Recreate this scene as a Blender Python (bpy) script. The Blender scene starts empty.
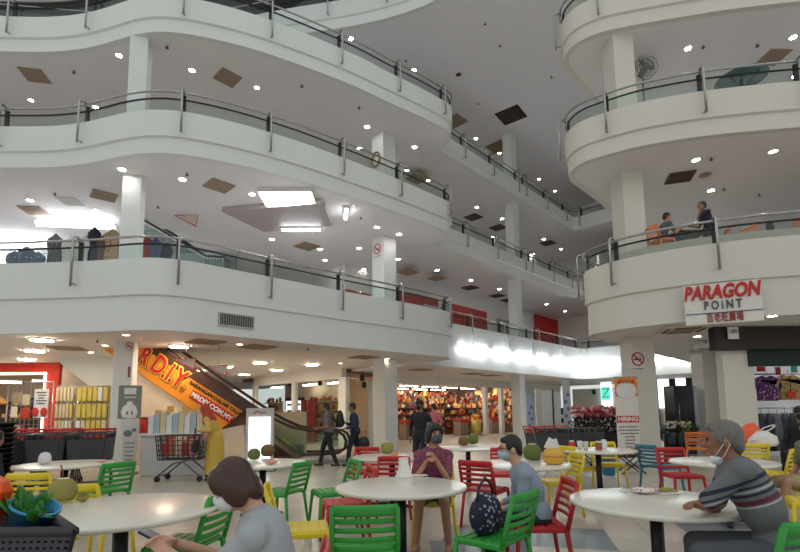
import bpy, bmesh, math, random
from mathutils import Vector, Matrix, Euler
from mathutils.geometry import tessellate_polygon
random.seed(7)
PI = math.pi
C = bpy.context.scene.collection
sc = bpy.context.scene

# ------------------------------------------------------------------ camera
F = 480.0
CAM_H = 1.42
PITCH = math.radians(6.2)
ROLL = math.radians(-0.65)
CY0 = 359.4
cam_d = bpy.data.cameras.new('camera')
cam = bpy.data.objects.new('camera', cam_d)
C.objects.link(cam)
cam_d.sensor_width = 36.0
cam_d.lens = F / 800.0 * 36.0
cam_d.shift_y = (CY0 - 276.0) / 800.0
cam_d.clip_end = 300
RM = Euler((PI / 2 + PITCH, 0, 0)).to_matrix() @ Matrix.Rotation(ROLL, 3, 'Z')
cam.matrix_world = Matrix.Translation((0, 0, CAM_H)) @ RM.to_4x4()
sc.camera = cam
CO = Vector((0, 0, CAM_H))

def ray(px, py):
    return RM @ Vector(((px - 400) / F, -(py - CY0) / F, -1.0))
def at_z(px, py, z):
    d = ray(px, py); return CO + d * ((z - CAM_H) / d.z)
def at_y(px, py, y):
    d = ray(px, py); return CO + d * (y / d.y)
def proj(p):
    q = RM.transposed() @ (Vector(p) - CO)
    return (400 + F * q.x / -q.z, CY0 - F * q.y / -q.z)

# ------------------------------------------------------------------ materials
MATS = {}
def mat(name, col, rough=0.5, metal=0.0, noise=0.04, scale=6.0, emit=None, es=0.0, bump=0.0, spec=0.5):
    if name in MATS: return MATS[name]
    m = bpy.data.materials.new(name); m.use_nodes = True
    nt = m.node_tree; b = nt.nodes['Principled BSDF']
    b.inputs['Roughness'].default_value = rough
    b.inputs['Metallic'].default_value = metal
    b.inputs['Specular IOR Level'].default_value = spec
    tc = nt.nodes.new('ShaderNodeTexCoord')
    nz = nt.nodes.new('ShaderNodeTexNoise'); nz.inputs['Scale'].default_value = scale
    nz.inputs['Detail'].default_value = 3
    nt.links.new(tc.outputs['Object'], nz.inputs['Vector'])
    rp = nt.nodes.new('ShaderNodeValToRGB')
    c = Vector(col[:3])
    lo = c * (1 - noise); hi = c * (1 + noise)
    rp.color_ramp.elements[0].color = (*lo, 1); rp.color_ramp.elements[1].color = (*hi, 1)
    rp.color_ramp.elements[0].position = 0.3; rp.color_ramp.elements[1].position = 0.7
    nt.links.new(nz.outputs['Fac'], rp.inputs['Fac'])
    nt.links.new(rp.outputs['Color'], b.inputs['Base Color'])
    if bump:
        bp = nt.nodes.new('ShaderNodeBump'); bp.inputs['Strength'].default_value = bump
        bp.inputs['Distance'].default_value = 0.01
        nt.links.new(nz.outputs['Fac'], bp.inputs['Height']); nt.links.new(bp.outputs['Normal'], b.inputs['Normal'])
    if emit is not None:
        b.inputs['Emission Color'].default_value = (*emit, 1); b.inputs['Emission Strength'].default_value = es
    MATS[name] = m
    return m
def srgb(r, g, b):
    f = lambda v: (v / 255 / 12.92) if v / 255 <= 0.04045 else ((v / 255 + 0.055) / 1.055) ** 2.4
    return (f(r), f(g), f(b))
def glass(name, tint=(0.9, 0.95, 0.93), refl=0.08):
    if name in MATS: return MATS[name]
    m = bpy.data.materials.new(name); m.use_nodes = True
    nt = m.node_tree; nt.nodes.clear()
    o = nt.nodes.new('ShaderNodeOutputMaterial'); t = nt.nodes.new('ShaderNodeBsdfTransparent'); g = nt.nodes.new('ShaderNodeBsdfGlossy')
    g.inputs['Roughness'].default_value = 0.03
    t.inputs['Color'].default_value = (*tint, 1)
    mx = nt.nodes.new('ShaderNodeMixShader'); lw = nt.nodes.new('ShaderNodeLayerWeight'); pw = nt.nodes.new('ShaderNodeMath'); pw.operation = 'POWER'; pw.inputs[1].default_value = 4.0
    ml = nt.nodes.new('ShaderNodeMath'); ml.operation = 'MULTIPLY_ADD'; ml.inputs[1].default_value = 0.5; ml.inputs[2].default_value = 0.03
    nt.links.new(lw.outputs['Facing'], pw.inputs[0]); nt.links.new(pw.outputs[0], ml.inputs[0]); nt.links.new(ml.outputs[0], mx.inputs['Fac'])
    nt.links.new(t.outputs[0], mx.inputs[1]); nt.links.new(g.outputs[0], mx.inputs[2]); nt.links.new(mx.outputs[0], o.inputs['Surface'])
    MATS[name] = m
    return m
def emis(name, col, s):
    return mat(name, col, 0.5, emit=col, es=s)

# ------------------------------------------------------------------ mesh building
class MB:
    def __init__(self): self.v = []; self.f = []; self.s = []
    def add(self, vs, fs, smooth=False):
        n = len(self.v); self.v += [tuple(p) for p in vs]
        for f in fs: self.f.append([i + n for i in f]); self.s.append(smooth)
        return self
    def box(self, c, s, rz=0.0, rx=0.0, ry=0.0):
        R = Euler((rx, ry, rz)).to_matrix(); c = Vector(c); h = Vector(s) / 2
        vs = [c + R @ Vector((h.x * a, h.y * b, h.z * d)) for a in (-1, 1) for b in (-1, 1) for d in (-1, 1)]
        return self.add(vs, [(0, 1, 3, 2), (4, 6, 7, 5), (0, 4, 5, 1), (2, 3, 7, 6), (0, 2, 6, 4), (1, 5, 7, 3)])
    def bbox(self, c, s, b=0.01, rz=0.0):
        """box with bevelled vertical and horizontal edges"""
        h = Vector(s) / 2; c = Vector(c); R = Matrix.Rotation(rz, 3, 'Z'); b = min(b, h.x * .9, h.y * .9, h.z * .9)
        def ring(ix, z):
            x, y = h.x - ix, h.y - ix; q = b * .6
            return [(x, -y + q), (x, y - q), (x - q, y), (-x + q, y), (-x, y - q), (-x, -y + q), (-x + q, -y), (x - q, -y)], z
        rs = [ring(b * .6, -h.z), ring(0, -h.z + b), ring(0, h.z - b), ring(b * .6, h.z)]
        vs = []; 
        for pts, z in rs: vs += [c + R @ Vector((x, y, z)) for x, y in pts]
        fs = [tuple(range(7, -1, -1)), tuple(range(24, 32))]
        for r in range(3):
            for i in range(8): fs.append((r * 8 + i, r * 8 + (i + 1) % 8, r * 8 + 8 + (i + 1) % 8, r * 8 + 8 + i))
        return self.add(vs, fs)
    def tube(self, path, r, n=8, closed=False, cap=True, flat=None):
        P = [Vector(p) for p in path]; k = len(P)
        rr = r if isinstance(r, (list, tuple)) else [r] * k
        vs = []; fs = []; up = None
        for i in range(k):
            if closed: t = P[(i + 1) % k] - P[i - 1]
            else: t = P[min(i + 1, k - 1)] - P[max(i - 1, 0)]
            if t.length < 1e-9: t = Vector((0, 0, 1))
            t.normalize()
            if up is None:
                up = Vector((0, 0, 1)) if abs(t.z) < 0.9 else Vector((0, 1, 0))
            a = t.cross(up)
            if a.length < 1e-4: a = t.orthogonal()
            a.normalize(); b = a.cross(t).normalized(); up = b
            for j in range(n):
                th = 2 * PI * j / n + (PI / n)
                ra = rr[i] * (flat[0] if flat else 1); rb = rr[i] * (flat[1] if flat else 1)
                vs.append(P[i] + a * math.cos(th) * ra + b * math.sin(th) * rb)
        m = k if closed else k - 1
        for i in range(m):
            for j in range(n):
                i2 = (i + 1) % k
                fs.append((i * n + j, i * n + (j + 1) % n, i2 * n + (j + 1) % n, i2 * n + j))
        if cap and not closed:
            fs.append(tuple(range(n - 1, -1, -1))); fs.append(tuple(range((k - 1) * n, k * n)))
        return self.add(vs, fs, n > 4)
    def lathe(self, prof, c=(0, 0, 0), n=24, cap=True, R=None):
        c = Vector(c); vs = []; fs = []; k = len(prof)
        for r, z in prof:
            for j in range(n):
                p = Vector((r * math.cos(2 * PI * j / n), r * math.sin(2 * PI * j / n), z))
                if R: p = R @ p
                vs.append(c + p)
        for i in range(k - 1):
            for j in range(n): fs.append((i * n + j, i * n + (j + 1) % n, (i + 1) * n + (j + 1) % n, (i + 1) * n + j))
        if cap:
            fs.append(tuple(range(n - 1, -1, -1))); fs.append(tuple(range((k - 1) * n, k * n)))
        return self.add(vs, fs, True)
    def ball(self, c, r, nu=14, nv=9, R=None):
        r = r if isinstance(r, (tuple, list, Vector)) else (r, r, r)
        c = Vector(c); vs = []; fs = []
        for i in range(nv + 1):
            ph = PI * i / nv
            for j in range(nu):
                th = 2 * PI * j / nu
                p = Vector((r[0] * math.sin(ph) * math.cos(th), r[1] * math.sin(ph) * math.sin(th), -r[2] * math.cos(ph)))
                if R: p = R @ p
                vs.append(c + p)
        for i in range(nv):
            for j in range(nu): fs.append((i * nu + j, i * nu + (j + 1) % nu, (i + 1) * nu + (j + 1) % nu, (i + 1) * nu + j))
        return self.add(vs, fs, True)
    def cap(self, a, b, ra, rb, n=12):
        """tapered capsule"""
        a = Vector(a); b = Vector(b); d = b - a; L = d.length
        if L < 1e-6: return self.ball(a, ra)
        t = d / L; path = []; rad = []
        for k in range(5): 
            th = PI / 2 * (1 - k / 4); path.append(a - t * ra * math.sin(th)); rad.append(max(ra * math.cos(th), 1e-4))
        for k in range(5):
            th = PI / 2 * (k / 4); path.append(b + t * rb * math.sin(th)); rad.append(max(rb * math.cos(th), 1e-4))
        return self.tube(path, rad, n)
    def prism(self, poly, z0, z1, M=None):
        """polygon in xy extruded in z; M maps to world"""
        n = len(poly)
        vs = [Vector((p[0], p[1], z0)) for p in poly] + [Vector((p[0], p[1], z1)) for p in poly]
        area = sum(poly[i][0] * poly[(i + 1) % n][1] - poly[(i + 1) % n][0] * poly[i][1] for i in range(n))
        tri = tessellate_polygon([[Vector((p[0], p[1], 0)) for p in poly]])
        fs = []
        for t in tri:
            a, b, c = t
            s = (poly[b][0] - poly[a][0]) * (poly[c][1] - poly[a][1]) - (poly[b][1] - poly[a][1]) * (poly[c][0] - poly[a][0])
            if s < 0: a, c = c, a
            fs.append((c, b, a)); fs.append((a + n, b + n, c + n))
        for i in range(n):
            j = (i + 1) % n
            fs.append((i, j, j + n, i + n) if area > 0 else (j, i, i + n, j + n))
        if M is not None: vs = [M @ v for v in vs]
        return self.add(vs, fs)
    def build(self, name, m, parent=None, **kw):
        me = bpy.data.meshes.new(name)
        me.from_pydata(self.v, [], self.f); me.update()
        me.polygons.foreach_set('use_smooth', self.s)
        o = bpy.data.objects.new(name, me); C.objects.link(o)
        if m is not None: me.materials.append(m)
        if parent is not None: o.parent = parent
        for k, v in kw.items(): o[k] = v
        return o
def tag(o, label, cat, group=None, kind=None):
    o['label'] = label; o['category'] = cat
    if group: o['group'] = group
    if kind: o['kind'] = kind
    return o
def thing(name, label, cat, loc=(0, 0, 0), rz=0.0, group=None):
    o = bpy.data.objects.new(name, None); C.objects.link(o)
    o.location = loc; o.rotation_euler = (0, 0, rz); o.empty_display_size = 0.1
    return tag(o, label, cat, group)
def struct(o):
    o['kind'] = 'structure'; return o
def copy_tree(o, parent=None):
    c = o.copy(); C.objects.link(c)
    if parent is not None: c.parent = parent
    for ch in list(o.children): copy_tree(ch, c)
    return c
def bake(mb, name, m, parent=None, voxel=0.012, smooth=6, keep=None, subs=0):
    """union of overlapping closed shapes -> one continuous surface"""
    o = mb.build(name, m)
    r = o.modifiers.new('r', 'REMESH'); r.mode = 'VOXEL'; r.voxel_size = voxel; r.use_smooth_shade = True
    if smooth:
        s = o.modifiers.new('s', 'SMOOTH'); s.iterations = smooth; s.factor = 0.5
    dg = bpy.context.evaluated_depsgraph_get()
    me = bpy.data.meshes.new_from_object(o.evaluated_get(dg))
    me.name = name
    if not len(me.materials): me.materials.append(m)
    bpy.data.objects.remove(o)
    n = bpy.data.objects.new(name, me); C.objects.link(n)
    if parent is not None: n.parent = parent
    return n
def text(name, s, size, m, M, parent=None, depth=0.01, off=0.0, shear=0.0, align='CENTER', space=1.0, sx=1.0):
    cu = bpy.data.curves.new(name, 'FONT'); cu.body = s; cu.size = size; cu.extrude = depth / 2; cu.offset = off
    cu.shear = shear; cu.align_x = align; cu.align_y = 'CENTER'; cu.space_character = space; cu.resolution_u = 3
    o = bpy.data.objects.new(name, cu); C.objects.link(o)
    dg = bpy.context.evaluated_depsgraph_get()
    me = bpy.data.meshes.new_from_object(o.evaluated_get(dg)); bpy.data.objects.remove(o)
    me.materials.clear(); me.materials.append(m)
    T = M @ Matrix.Diagonal((sx, 1, 1, 1))
    me.transform(T)
    n = bpy.data.objects.new(name, me); C.objects.link(n)
    if parent is not None: n.parent = parent
    return n
def frame3(p, xdir, up=(0, 0, 1)):
    """matrix: x along xdir, y up, z outward (towards x cross y)"""
    x = Vector(xdir).normalized(); y = Vector(up); y = (y - x * y.dot(x)).normalized(); z = x.cross(y)
    return Matrix.Translation(Vector(p)) @ Matrix((x, y, z)).transposed().to_4x4()
# ------------------------------------------------------------------ the building
G = Vector((0.695, 0.719, 0)).normalized()        # direction of the straight galleries
N = Vector((G.y, -G.x, 0))                         # towards the atrium
PAINT = mat('wall_paint', (0.74, 0.76, 0.74), 0.55, noise=0.015, scale=1.5)
CREAM_DIM = mat('cream_paint_dimmed', (0.69, 0.655, 0.59), 0.55, noise=0.015, scale=1.5)  # cream paint, its colour darkened to stand in for weaker light at right
SOFF = mat('soffit_paint', (0.82, 0.79, 0.78), 0.6, noise=0.015, scale=1.0)
WALLM = mat('back_wall_paint', (0.74, 0.72, 0.69), 0.6, noise=0.02, scale=1.0)
CHROME = mat('brushed_steel', (0.42, 0.42, 0.41), 0.25, 1.0, noise=0.05)
DARKM = mat('dark_steel', (0.03, 0.03, 0.03), 0.4, 0.4)
GLASS = glass('clear_glass')

ZT = {1: 4.95, 2: 8.95, 3: 12.95, 4: 17.0}        # parapet tops
ZB = {1: 3.30, 2: 7.85, 3: 11.90, 4: 15.90}       # fascia bottoms
ZF = {1: 4.45, 2: 8.45, 3: 12.45, 4: 16.5}        # floors
GB = {1: 3.18, 2: 8.08, 3: 12.15}                 # bottoms of the straight galleries

L_TR = {1: [(-40, 268.5, 332), (0, 268, 332), (50, 266.5, 331), (100, 264, 330), (125, 261.5, 329), (150, 260.5, 328.5), (175, 262, 329.5), (200, 265, 332), (230, 269.5, 336), (260, 274.5, 339.5), (300, 281, 344), (340, 288, 348.5), (370, 294, 351), (400, 300, 353.5), (425, 305, 356), (445, 309, 358.5)],
        2: [(-40, 126.5, 168), (0, 127, 168), (40, 127, 168), (60, 126, 167.3), (80, 123.5, 165.3), (100, 119, 162), (125, 113, 156.5), (150, 110, 153.5), (175, 110.5, 154.5), (200, 114.5, 158), (230, 121, 164), (260, 128.5, 171.5), (300, 140, 183), (330, 150, 193), (360, 161, 203), (400, 176.5, 217), (425, 187, 226.5), (445, 196, 234)],
        3: [(-40, 17, 51), (0, 17.5, 51.5), (40, 18.5, 52), (60, 17.8, 51.3), (80, 15.5, 49.5), (100, 11.5, 45), (120, 5.5, 38.5), (135, 1, 33.8), (150, -2, 31), (170, -2.5, 31), (200, 2.5, 35), (232, 10.5, 42), (264, 19.5, 52), (290, 28, 62), (330, 44, 77), (361, 59, 89), (389, 73, 103), (420, 88, 117), (445, 101.5, 130)]}
R_TR = {1: [(600, 265, 333.5), (620, 259, 330), (642, 255.5, 326.5), (680, 250.5, 321.5), (740, 244, 316), (800, 239.4, 312), (860, 236, 309)],
        2: [(593, 114.5, 161.5), (609, 109, 157), (638, 103, 147.5), (670, 97, 141.5), (700, 92, 137), (750, 87, 131), (800, 83, 126.5), (860, 79, 122)],
        3: [(586, 1, 40), (599, -6, 36), (620, -11, 31), (648, -17, 26), (713, -28, 14.7), (760, -34, 8), (800, -38, 3), (860, -44, -3)]}
def smooth_curve(pts, n):
    """resample an open polyline by arc length with Catmull-Rom, n points"""
    P = [Vector((p[0], p[1], 0)) for p in pts]
    P = [P[0] * 2 - P[1]] + P + [P[-1] * 2 - P[-2]]
    out = []
    for i in range(1, len(P) - 2):
        for k in range(8):
            t = k / 8
            a, b, c, d = P[i - 1], P[i], P[i + 1], P[i + 2]
            out.append(0.5 * ((2 * b) + (c - a) * t + (2 * a - 5 * b + 4 * c - d) * t * t + (3 * b - a - 3 * c + d) * t ** 3))
    out.append(P[-2])
    L = [0]
    for i in range(1, len(out)): L.append(L[-1] + (out[i] - out[i - 1]).length)
    res = []; j = 0
    for k in range(n):
        s = L[-1] * k / (n - 1)
        while j < len(L) - 2 and L[j + 1] < s: j += 1
        t = (s - L[j]) / max(L[j + 1] - L[j], 1e-9)
        res.append(out[j].lerp(out[j + 1], min(max(t, 0), 1)))
    for _ in range(3):
        res = [res[0]] + [(res[i - 1] + res[i] * 2 + res[i + 1]) / 4 for i in range(1, len(res) - 1)] + [res[-1]]
    return res
def plan(tr, lv):
    out = []
    for px, t, b in tr[lv]:
        p = at_z(px, t, ZT[lv]); q = at_z(px, b, ZB[lv]); out.append((p + q) / 2)
    return out
def arc_to(pts, target, rad, sign=1):
    """continue a polyline with an arc that turns (sign=+1 left) to the heading target"""
    pts = list(pts); t = pts[-1] - pts[-2]; t.z = 0; t.normalize()
    h0 = math.atan2(t.y, t.x); h1 = math.atan2(target.y, target.x)
    d = h1 - h0
    while sign * d < 0: d += sign * 2 * PI
    n = 14; p = pts[-1].copy()
    for k in range(n):
        a = h0 + d * (k + 0.5) / n; st = rad * abs(d) / n
        p = p + Vector((math.cos(a), math.sin(a), 0)) * st; pts.append(p.copy())
    return pts
def offset(pts, d):
    out = []
    for i in range(len(pts)):
        t = pts[min(i + 1, len(pts) - 1)] - pts[max(i - 1, 0)]; t.z = 0; t.normalize()
        out.append(pts[i] + Vector((t.y, -t.x, 0)) * d)       # right hand side of travel
    return out
def band(mb, pts, prof):
    """closed profile of (offset to the right, z) swept along pts"""
    k = len(prof); n = len(pts); vs = []
    rows = [offset(pts, o) for o, z in prof]
    for i in range(n):
        for r, (o, z) in zip(rows, prof): vs.append(Vector((r[i].x, r[i].y, z)))
    fs = []
    for i in range(n - 1):
        for j in range(k): fs.append((i * k + j, (i + 1) * k + j, (i + 1) * k + (j + 1) % k, i * k + (j + 1) % k))
    fs.append(tuple(range(k))); fs.append(tuple(range(n * k - 1, (n - 1) * k - 1, -1)))
    mb.add(vs, fs, False)
def shade_by_angle(o, ang=30):
    me = o.data
    me.polygons.foreach_set('use_smooth', [True] * len(me.polygons))
    bm = bmesh.new(); bm.from_mesh(me)
    for e in bm.edges:
        if len(e.link_faces) == 2: e.smooth = e.calc_face_angle(0) < math.radians(ang)
        else: e.smooth = False
    bm.normal_update(); bm.to_mesh(me); bm.free()
    return o

GL0 = at_z(500, 250, ZT[2]); GL0.z = 0            # a point of the straight gallery edge
def onG(s, d=0.0, z=0.0): p = GL0 + G * s + N * d; return Vector((p.x, p.y, z))
def sG(px, lv=2):                                  # distance along the gallery edge seen at column px
    d = ray(px, 300); nrm = Vector((d.y, -d.x, 0))
    return -(GL0.dot(nrm)) / (G.dot(nrm))
S_END = sG(578)
LC = {}; RC = {}
for lv in (1, 2, 3):
    p = smooth_curve(plan(L_TR, lv), 90)
    p = arc_to(p, -N, 0.75, 1)
    e = p[-1]; dist = (e - GL0).dot(N)
    if dist > -0.5: p.append(e - N * (dist + 0.5))
    LC[lv] = p
    q = smooth_curve(plan(R_TR, lv)[::-1], 60)     # travels right to left
    q = arc_to(q, G, 0.85 if lv > 1 else 0.8, -1)
    e = q[-1]
    q += [e + G * 2.0, e + G * 6.0, e + G * 11.0]
    RC[lv] = q
def parapet(name, pts, lv, zb, m, side=1, step=True):
    """left curves travel left to right: the atrium is on their right"""
    mb = MB(); zt = ZT[lv]; s = side
    zs = zb + (zt - zb) * (0.47 if lv == 1 else 0.36)
    if step: prof = [(0.06 * s, zt), (0.06 * s, zs + 0.03), (0.0, zs), (0.0, zb), (-0.16 * s, zb), (-0.16 * s, zt)]
    else: prof = [(0, zt), (0, zb), (-0.16 * s, zb), (-0.16 * s, zt)]
    if s > 0: prof = prof[::-1]
    band(mb, pts, prof)
    return struct(shade_by_angle(mb.build(name, m)))
num = {1: 'first', 2: 'second', 3: 'third', 4: 'fourth'}
for lv in (1, 2, 3):
    parapet('wall_balcony_' + num[lv] + '_left', LC[lv], lv, ZB[lv], PAINT, 1)
    parapet('wall_balcony_' + num[lv] + '_right', RC[lv], lv, ZB[lv], CREAM_DIM, -1)
    # slabs
    e = LC[lv][-1]
    pl = offset(LC[lv], -0.1)
    poly = [(p.x, p.y) for p in pl] + [((e - N * 16).x, (e - N * 16).y + 8), (-34, 40), (-34, pl[0].y)]
    struct(MB().prism(poly, ZB[lv] + 0.002, ZF[lv]).build('ceiling_left_' + num[lv], SOFF))
    pr = offset(RC[lv], 0.1)
    poly = [(p.x, p.y) for p in pr] + [(34, pr[-1].y + 4), (34, 4)]
    struct(MB().prism(poly, ZB[lv] + 0.002, ZF[lv]).build('ceiling_right_' + num[lv], SOFF))
    # straight gallery and the cross gallery at its far end
    s0 = (LC[lv][-1] - GL0).dot(G) - 0.4
    a, c = onG(s0), onG(S_END); d = c + N * 26
    path = [a, onG((s0 + S_END) / 2), c - G * 0.25] + [c + N * 0.25] + [c + N * k for k in (3, 8, 14, 26)]
    parapet('wall_gallery_' + num[lv], path, lv, GB[lv], PAINT, 1)
    poly = [(v.x, v.y) for v in (a - N * 0.1, c - N * 0.1 + G * 0.1, d + G * 0.1, d + G * 7, onG(S_END + 7, -4.3), onG(s0, -4.3))]
    struct(MB().prism(poly, GB[lv] + 0.002, ZF[lv] + 0.0).build('ceiling_gallery_' + num[lv], SOFF))
    LC[lv + 100] = path
# level four: ceiling of the hall beyond the upper void
l4 = [at_z(px, py, ZB[4]) for px, py in [(299, 33), (320, 31.5), (355, 26), (397, 16), (425, 7), (446, 0)]]
l4 = [Vector((-30, 15.5, 0)), Vector((-16, 17.2, 0)), Vector((-9, 17.9, 0))] + l4 + [Vector((2.6, 14.6, 0)), Vector((7, 13.2, 0)), Vector((14, 12.0, 0)), Vector((34, 10.5, 0))]
for p in l4: p.z = 0
L4 = smooth_curve(l4, 80)
parapet('wall_balcony_fourth', L4, 4, ZB[4], PAINT, 1)
poly = [(p.x, p.y) for p in offset(L4, -0.1)] + [(60, 11), (60, 70), (-40, 70), (-40, 16)]
struct(MB().prism(poly, ZB[4] + 0.002, ZF[4]).build('ceiling_upper_hall', mat('upper_soffit_paint', (0.84, 0.82, 0.84), 0.6, noise=0.01)))
ROOFM = mat('roof_panel', (0.16, 0.17, 0.16), 0.7, noise=0.05, scale=0.4)
struct(MB().box((0, 42, 20.6), (110, 56, 0.2)).build('ceiling_roof', ROOFM))

# walls behind the galleries
WC = at_z(344, 368, 3.3); WC.z = 0                 # corner of the shop fronts
WC = WC - N * (0.0)
dW = (WC - GL0).dot(N)
sW = (WC - GL0).dot(G)
def wall_seg(name, a, b, z0, z1, m=WALLM, th=0.2):
    a = Vector(a); b = Vector(b); t = (b - a); L = t.length; mid = (a + b) / 2
    mb = MB().box((mid.x, mid.y, (z0 + z1) / 2), (L, th, z1 - z0), rz=math.atan2(t.y, t.x))
    return struct(mb.build(name, m))
WF = onG(S_END + 5.5, dW)                          # far corner
wall_seg('wall_gallery_back', WC, WF, 3.3, 15.9)
wall_seg('wall_far', WF, WF + N * 40, 3.1, 15.9)
WA = WC - N * 7.4
wall_seg('wall_left_return', WC, WA, 3.3, 15.9)
wall_seg('wall_left_back', WA, Vector((-34, WA.y + 1, 0)), 3.3, 15.9)
# ground level side walls
Yr = 17.0
struct(MB().box((-23, Yr + 9.5, 1.65), (0.2, 19, 3.3)).build('wall_left', WALLM))

# floor: light tiles with grey blue insets
fm = bpy.data.materials.new('terrazzo_tiles'); fm.use_nodes = True
nt = fm.node_tree; b = nt.nodes['Principled BSDF']
tc = nt.nodes.new('ShaderNodeTexCoord'); mp = nt.nodes.new('ShaderNodeMapping'); mp.inputs['Rotation'].default_value = (0, 0, math.radians(14))
nt.links.new(tc.outputs['Object'], mp.inputs['Vector'])
br = nt.nodes.new('ShaderNodeTexBrick'); br.offset = 0; br.inputs['Scale'].default_value = 1.0
br.inputs['Brick Width'].default_value = 0.45; br.inputs['Row Height'].default_value = 0.45; br.inputs['Mortar Size'].default_value = 0.006
br.inputs['Color1'].default_value = (*srgb(196, 188, 174), 1); br.inputs['Color2'].default_value = (*srgb(186, 178, 164), 1); br.inputs['Mortar'].default_value = (*srgb(140, 132, 120), 1)
nt.links.new(mp.outputs[0], br.inputs['Vector'])
# the inset pattern: large bricks, some of them slate coloured, on the right half only
b2 = nt.nodes.new('ShaderNodeTexBrick'); b2.offset = 0.5; b2.inputs['Scale'].default_value = 1.0
b2.inputs['Brick Width'].default_value = 1.8; b2.inputs['Row Height'].default_value = 0.9; b2.inputs['Mortar Size'].default_value = 0.0
b2.inputs['Color1'].default_value = (0, 0, 0, 1); b2.inputs['Color2'].default_value = (1, 1, 1, 1); b2.inputs['Bias'].default_value = 0.0
nt.links.new(mp.outputs[0], b2.inputs['Vector'])
th = nt.nodes.new('ShaderNodeMath'); th.operation = 'GREATER_THAN'; th.inputs[1].default_value = 0.62
nt.links.new(b2.outputs['Color'], th.inputs[0])
sx = nt.nodes.new('ShaderNodeSeparateXYZ'); nt.links.new(tc.outputs['Object'], sx.inputs[0])
gx = nt.nodes.new('ShaderNodeMath'); gx.operation = 'GREATER_THAN'; gx.inputs[1].default_value = 0.3; nt.links.new(sx.outputs['X'], gx.inputs[0])
ly = nt.nodes.new('ShaderNodeMath'); ly.operation = 'LESS_THAN'; ly.inputs[1].default_value = 6.2; nt.links.new(sx.outputs['Y'], ly.inputs[0])
mu = nt.nodes.new('ShaderNodeMath'); mu.operation = 'MULTIPLY'; nt.links.new(th.outputs[0], mu.inputs[0]); nt.links.new(gx.outputs[0], mu.inputs[1])
mu2 = nt.nodes.new('ShaderNodeMath'); mu2.operation = 'MULTIPLY'; nt.links.new(mu.outputs[0], mu2.inputs[0]); nt.links.new(ly.outputs[0], mu2.inputs[1])
mx = nt.nodes.new('ShaderNodeMix'); mx.data_type = 'RGBA'
nt.links.new(mu2.outputs[0], mx.inputs['Factor']); nt.links.new(br.outputs['Color'], mx.inputs['A']); mx.inputs['B'].default_value = (*srgb(112, 124, 134), 1)
nt.links.new(mx.outputs['Result'], b.inputs['Base Color'])
b.inputs['Roughness'].default_value = 0.28
struct(MB().box((0, 25, -0.05), (90, 70, 0.1)).build('floor', fm))

# columns (square, turned with the galleries)
def column(name, px, py_top, z_top_ref, w, rz, z0, z1, m=PAINT):
    p = at_z(px, py_top, z_top_ref)
    o = MB().bbox((p.x, p.y, (z0 + z1) / 2), (w, w, z1 - z0), 0.015, rz).build(name, m)
    struct(o); return p
ag = math.atan2(G.y, G.x)
COLS = {}
COLS['a'] = column('column_left', 126.5, 343, 3.3, 0.46, math.radians(14), 0, 15.9)
COLS['b'] = column('column_middle', 385, 360, 3.3, 0.64, ag, 0, 12.4)
pc = onG(sG(526), -0.62); COLS['c'] = pc
struct(MB().bbox((pc.x, pc.y, 7.95), (0.5, 0.5, 15.9), 0.015, ag).build('column_gallery', PAINT))
pr_ = at_y(644.5, 466, 12.75); COLS['r'] = pr_
struct(MB().bbox((pr_.x, pr_.y, 7.95), (0.6, 0.6, 15.9), 0.015, math.radians(6)).build('column_right', CREAM_DIM))
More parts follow.
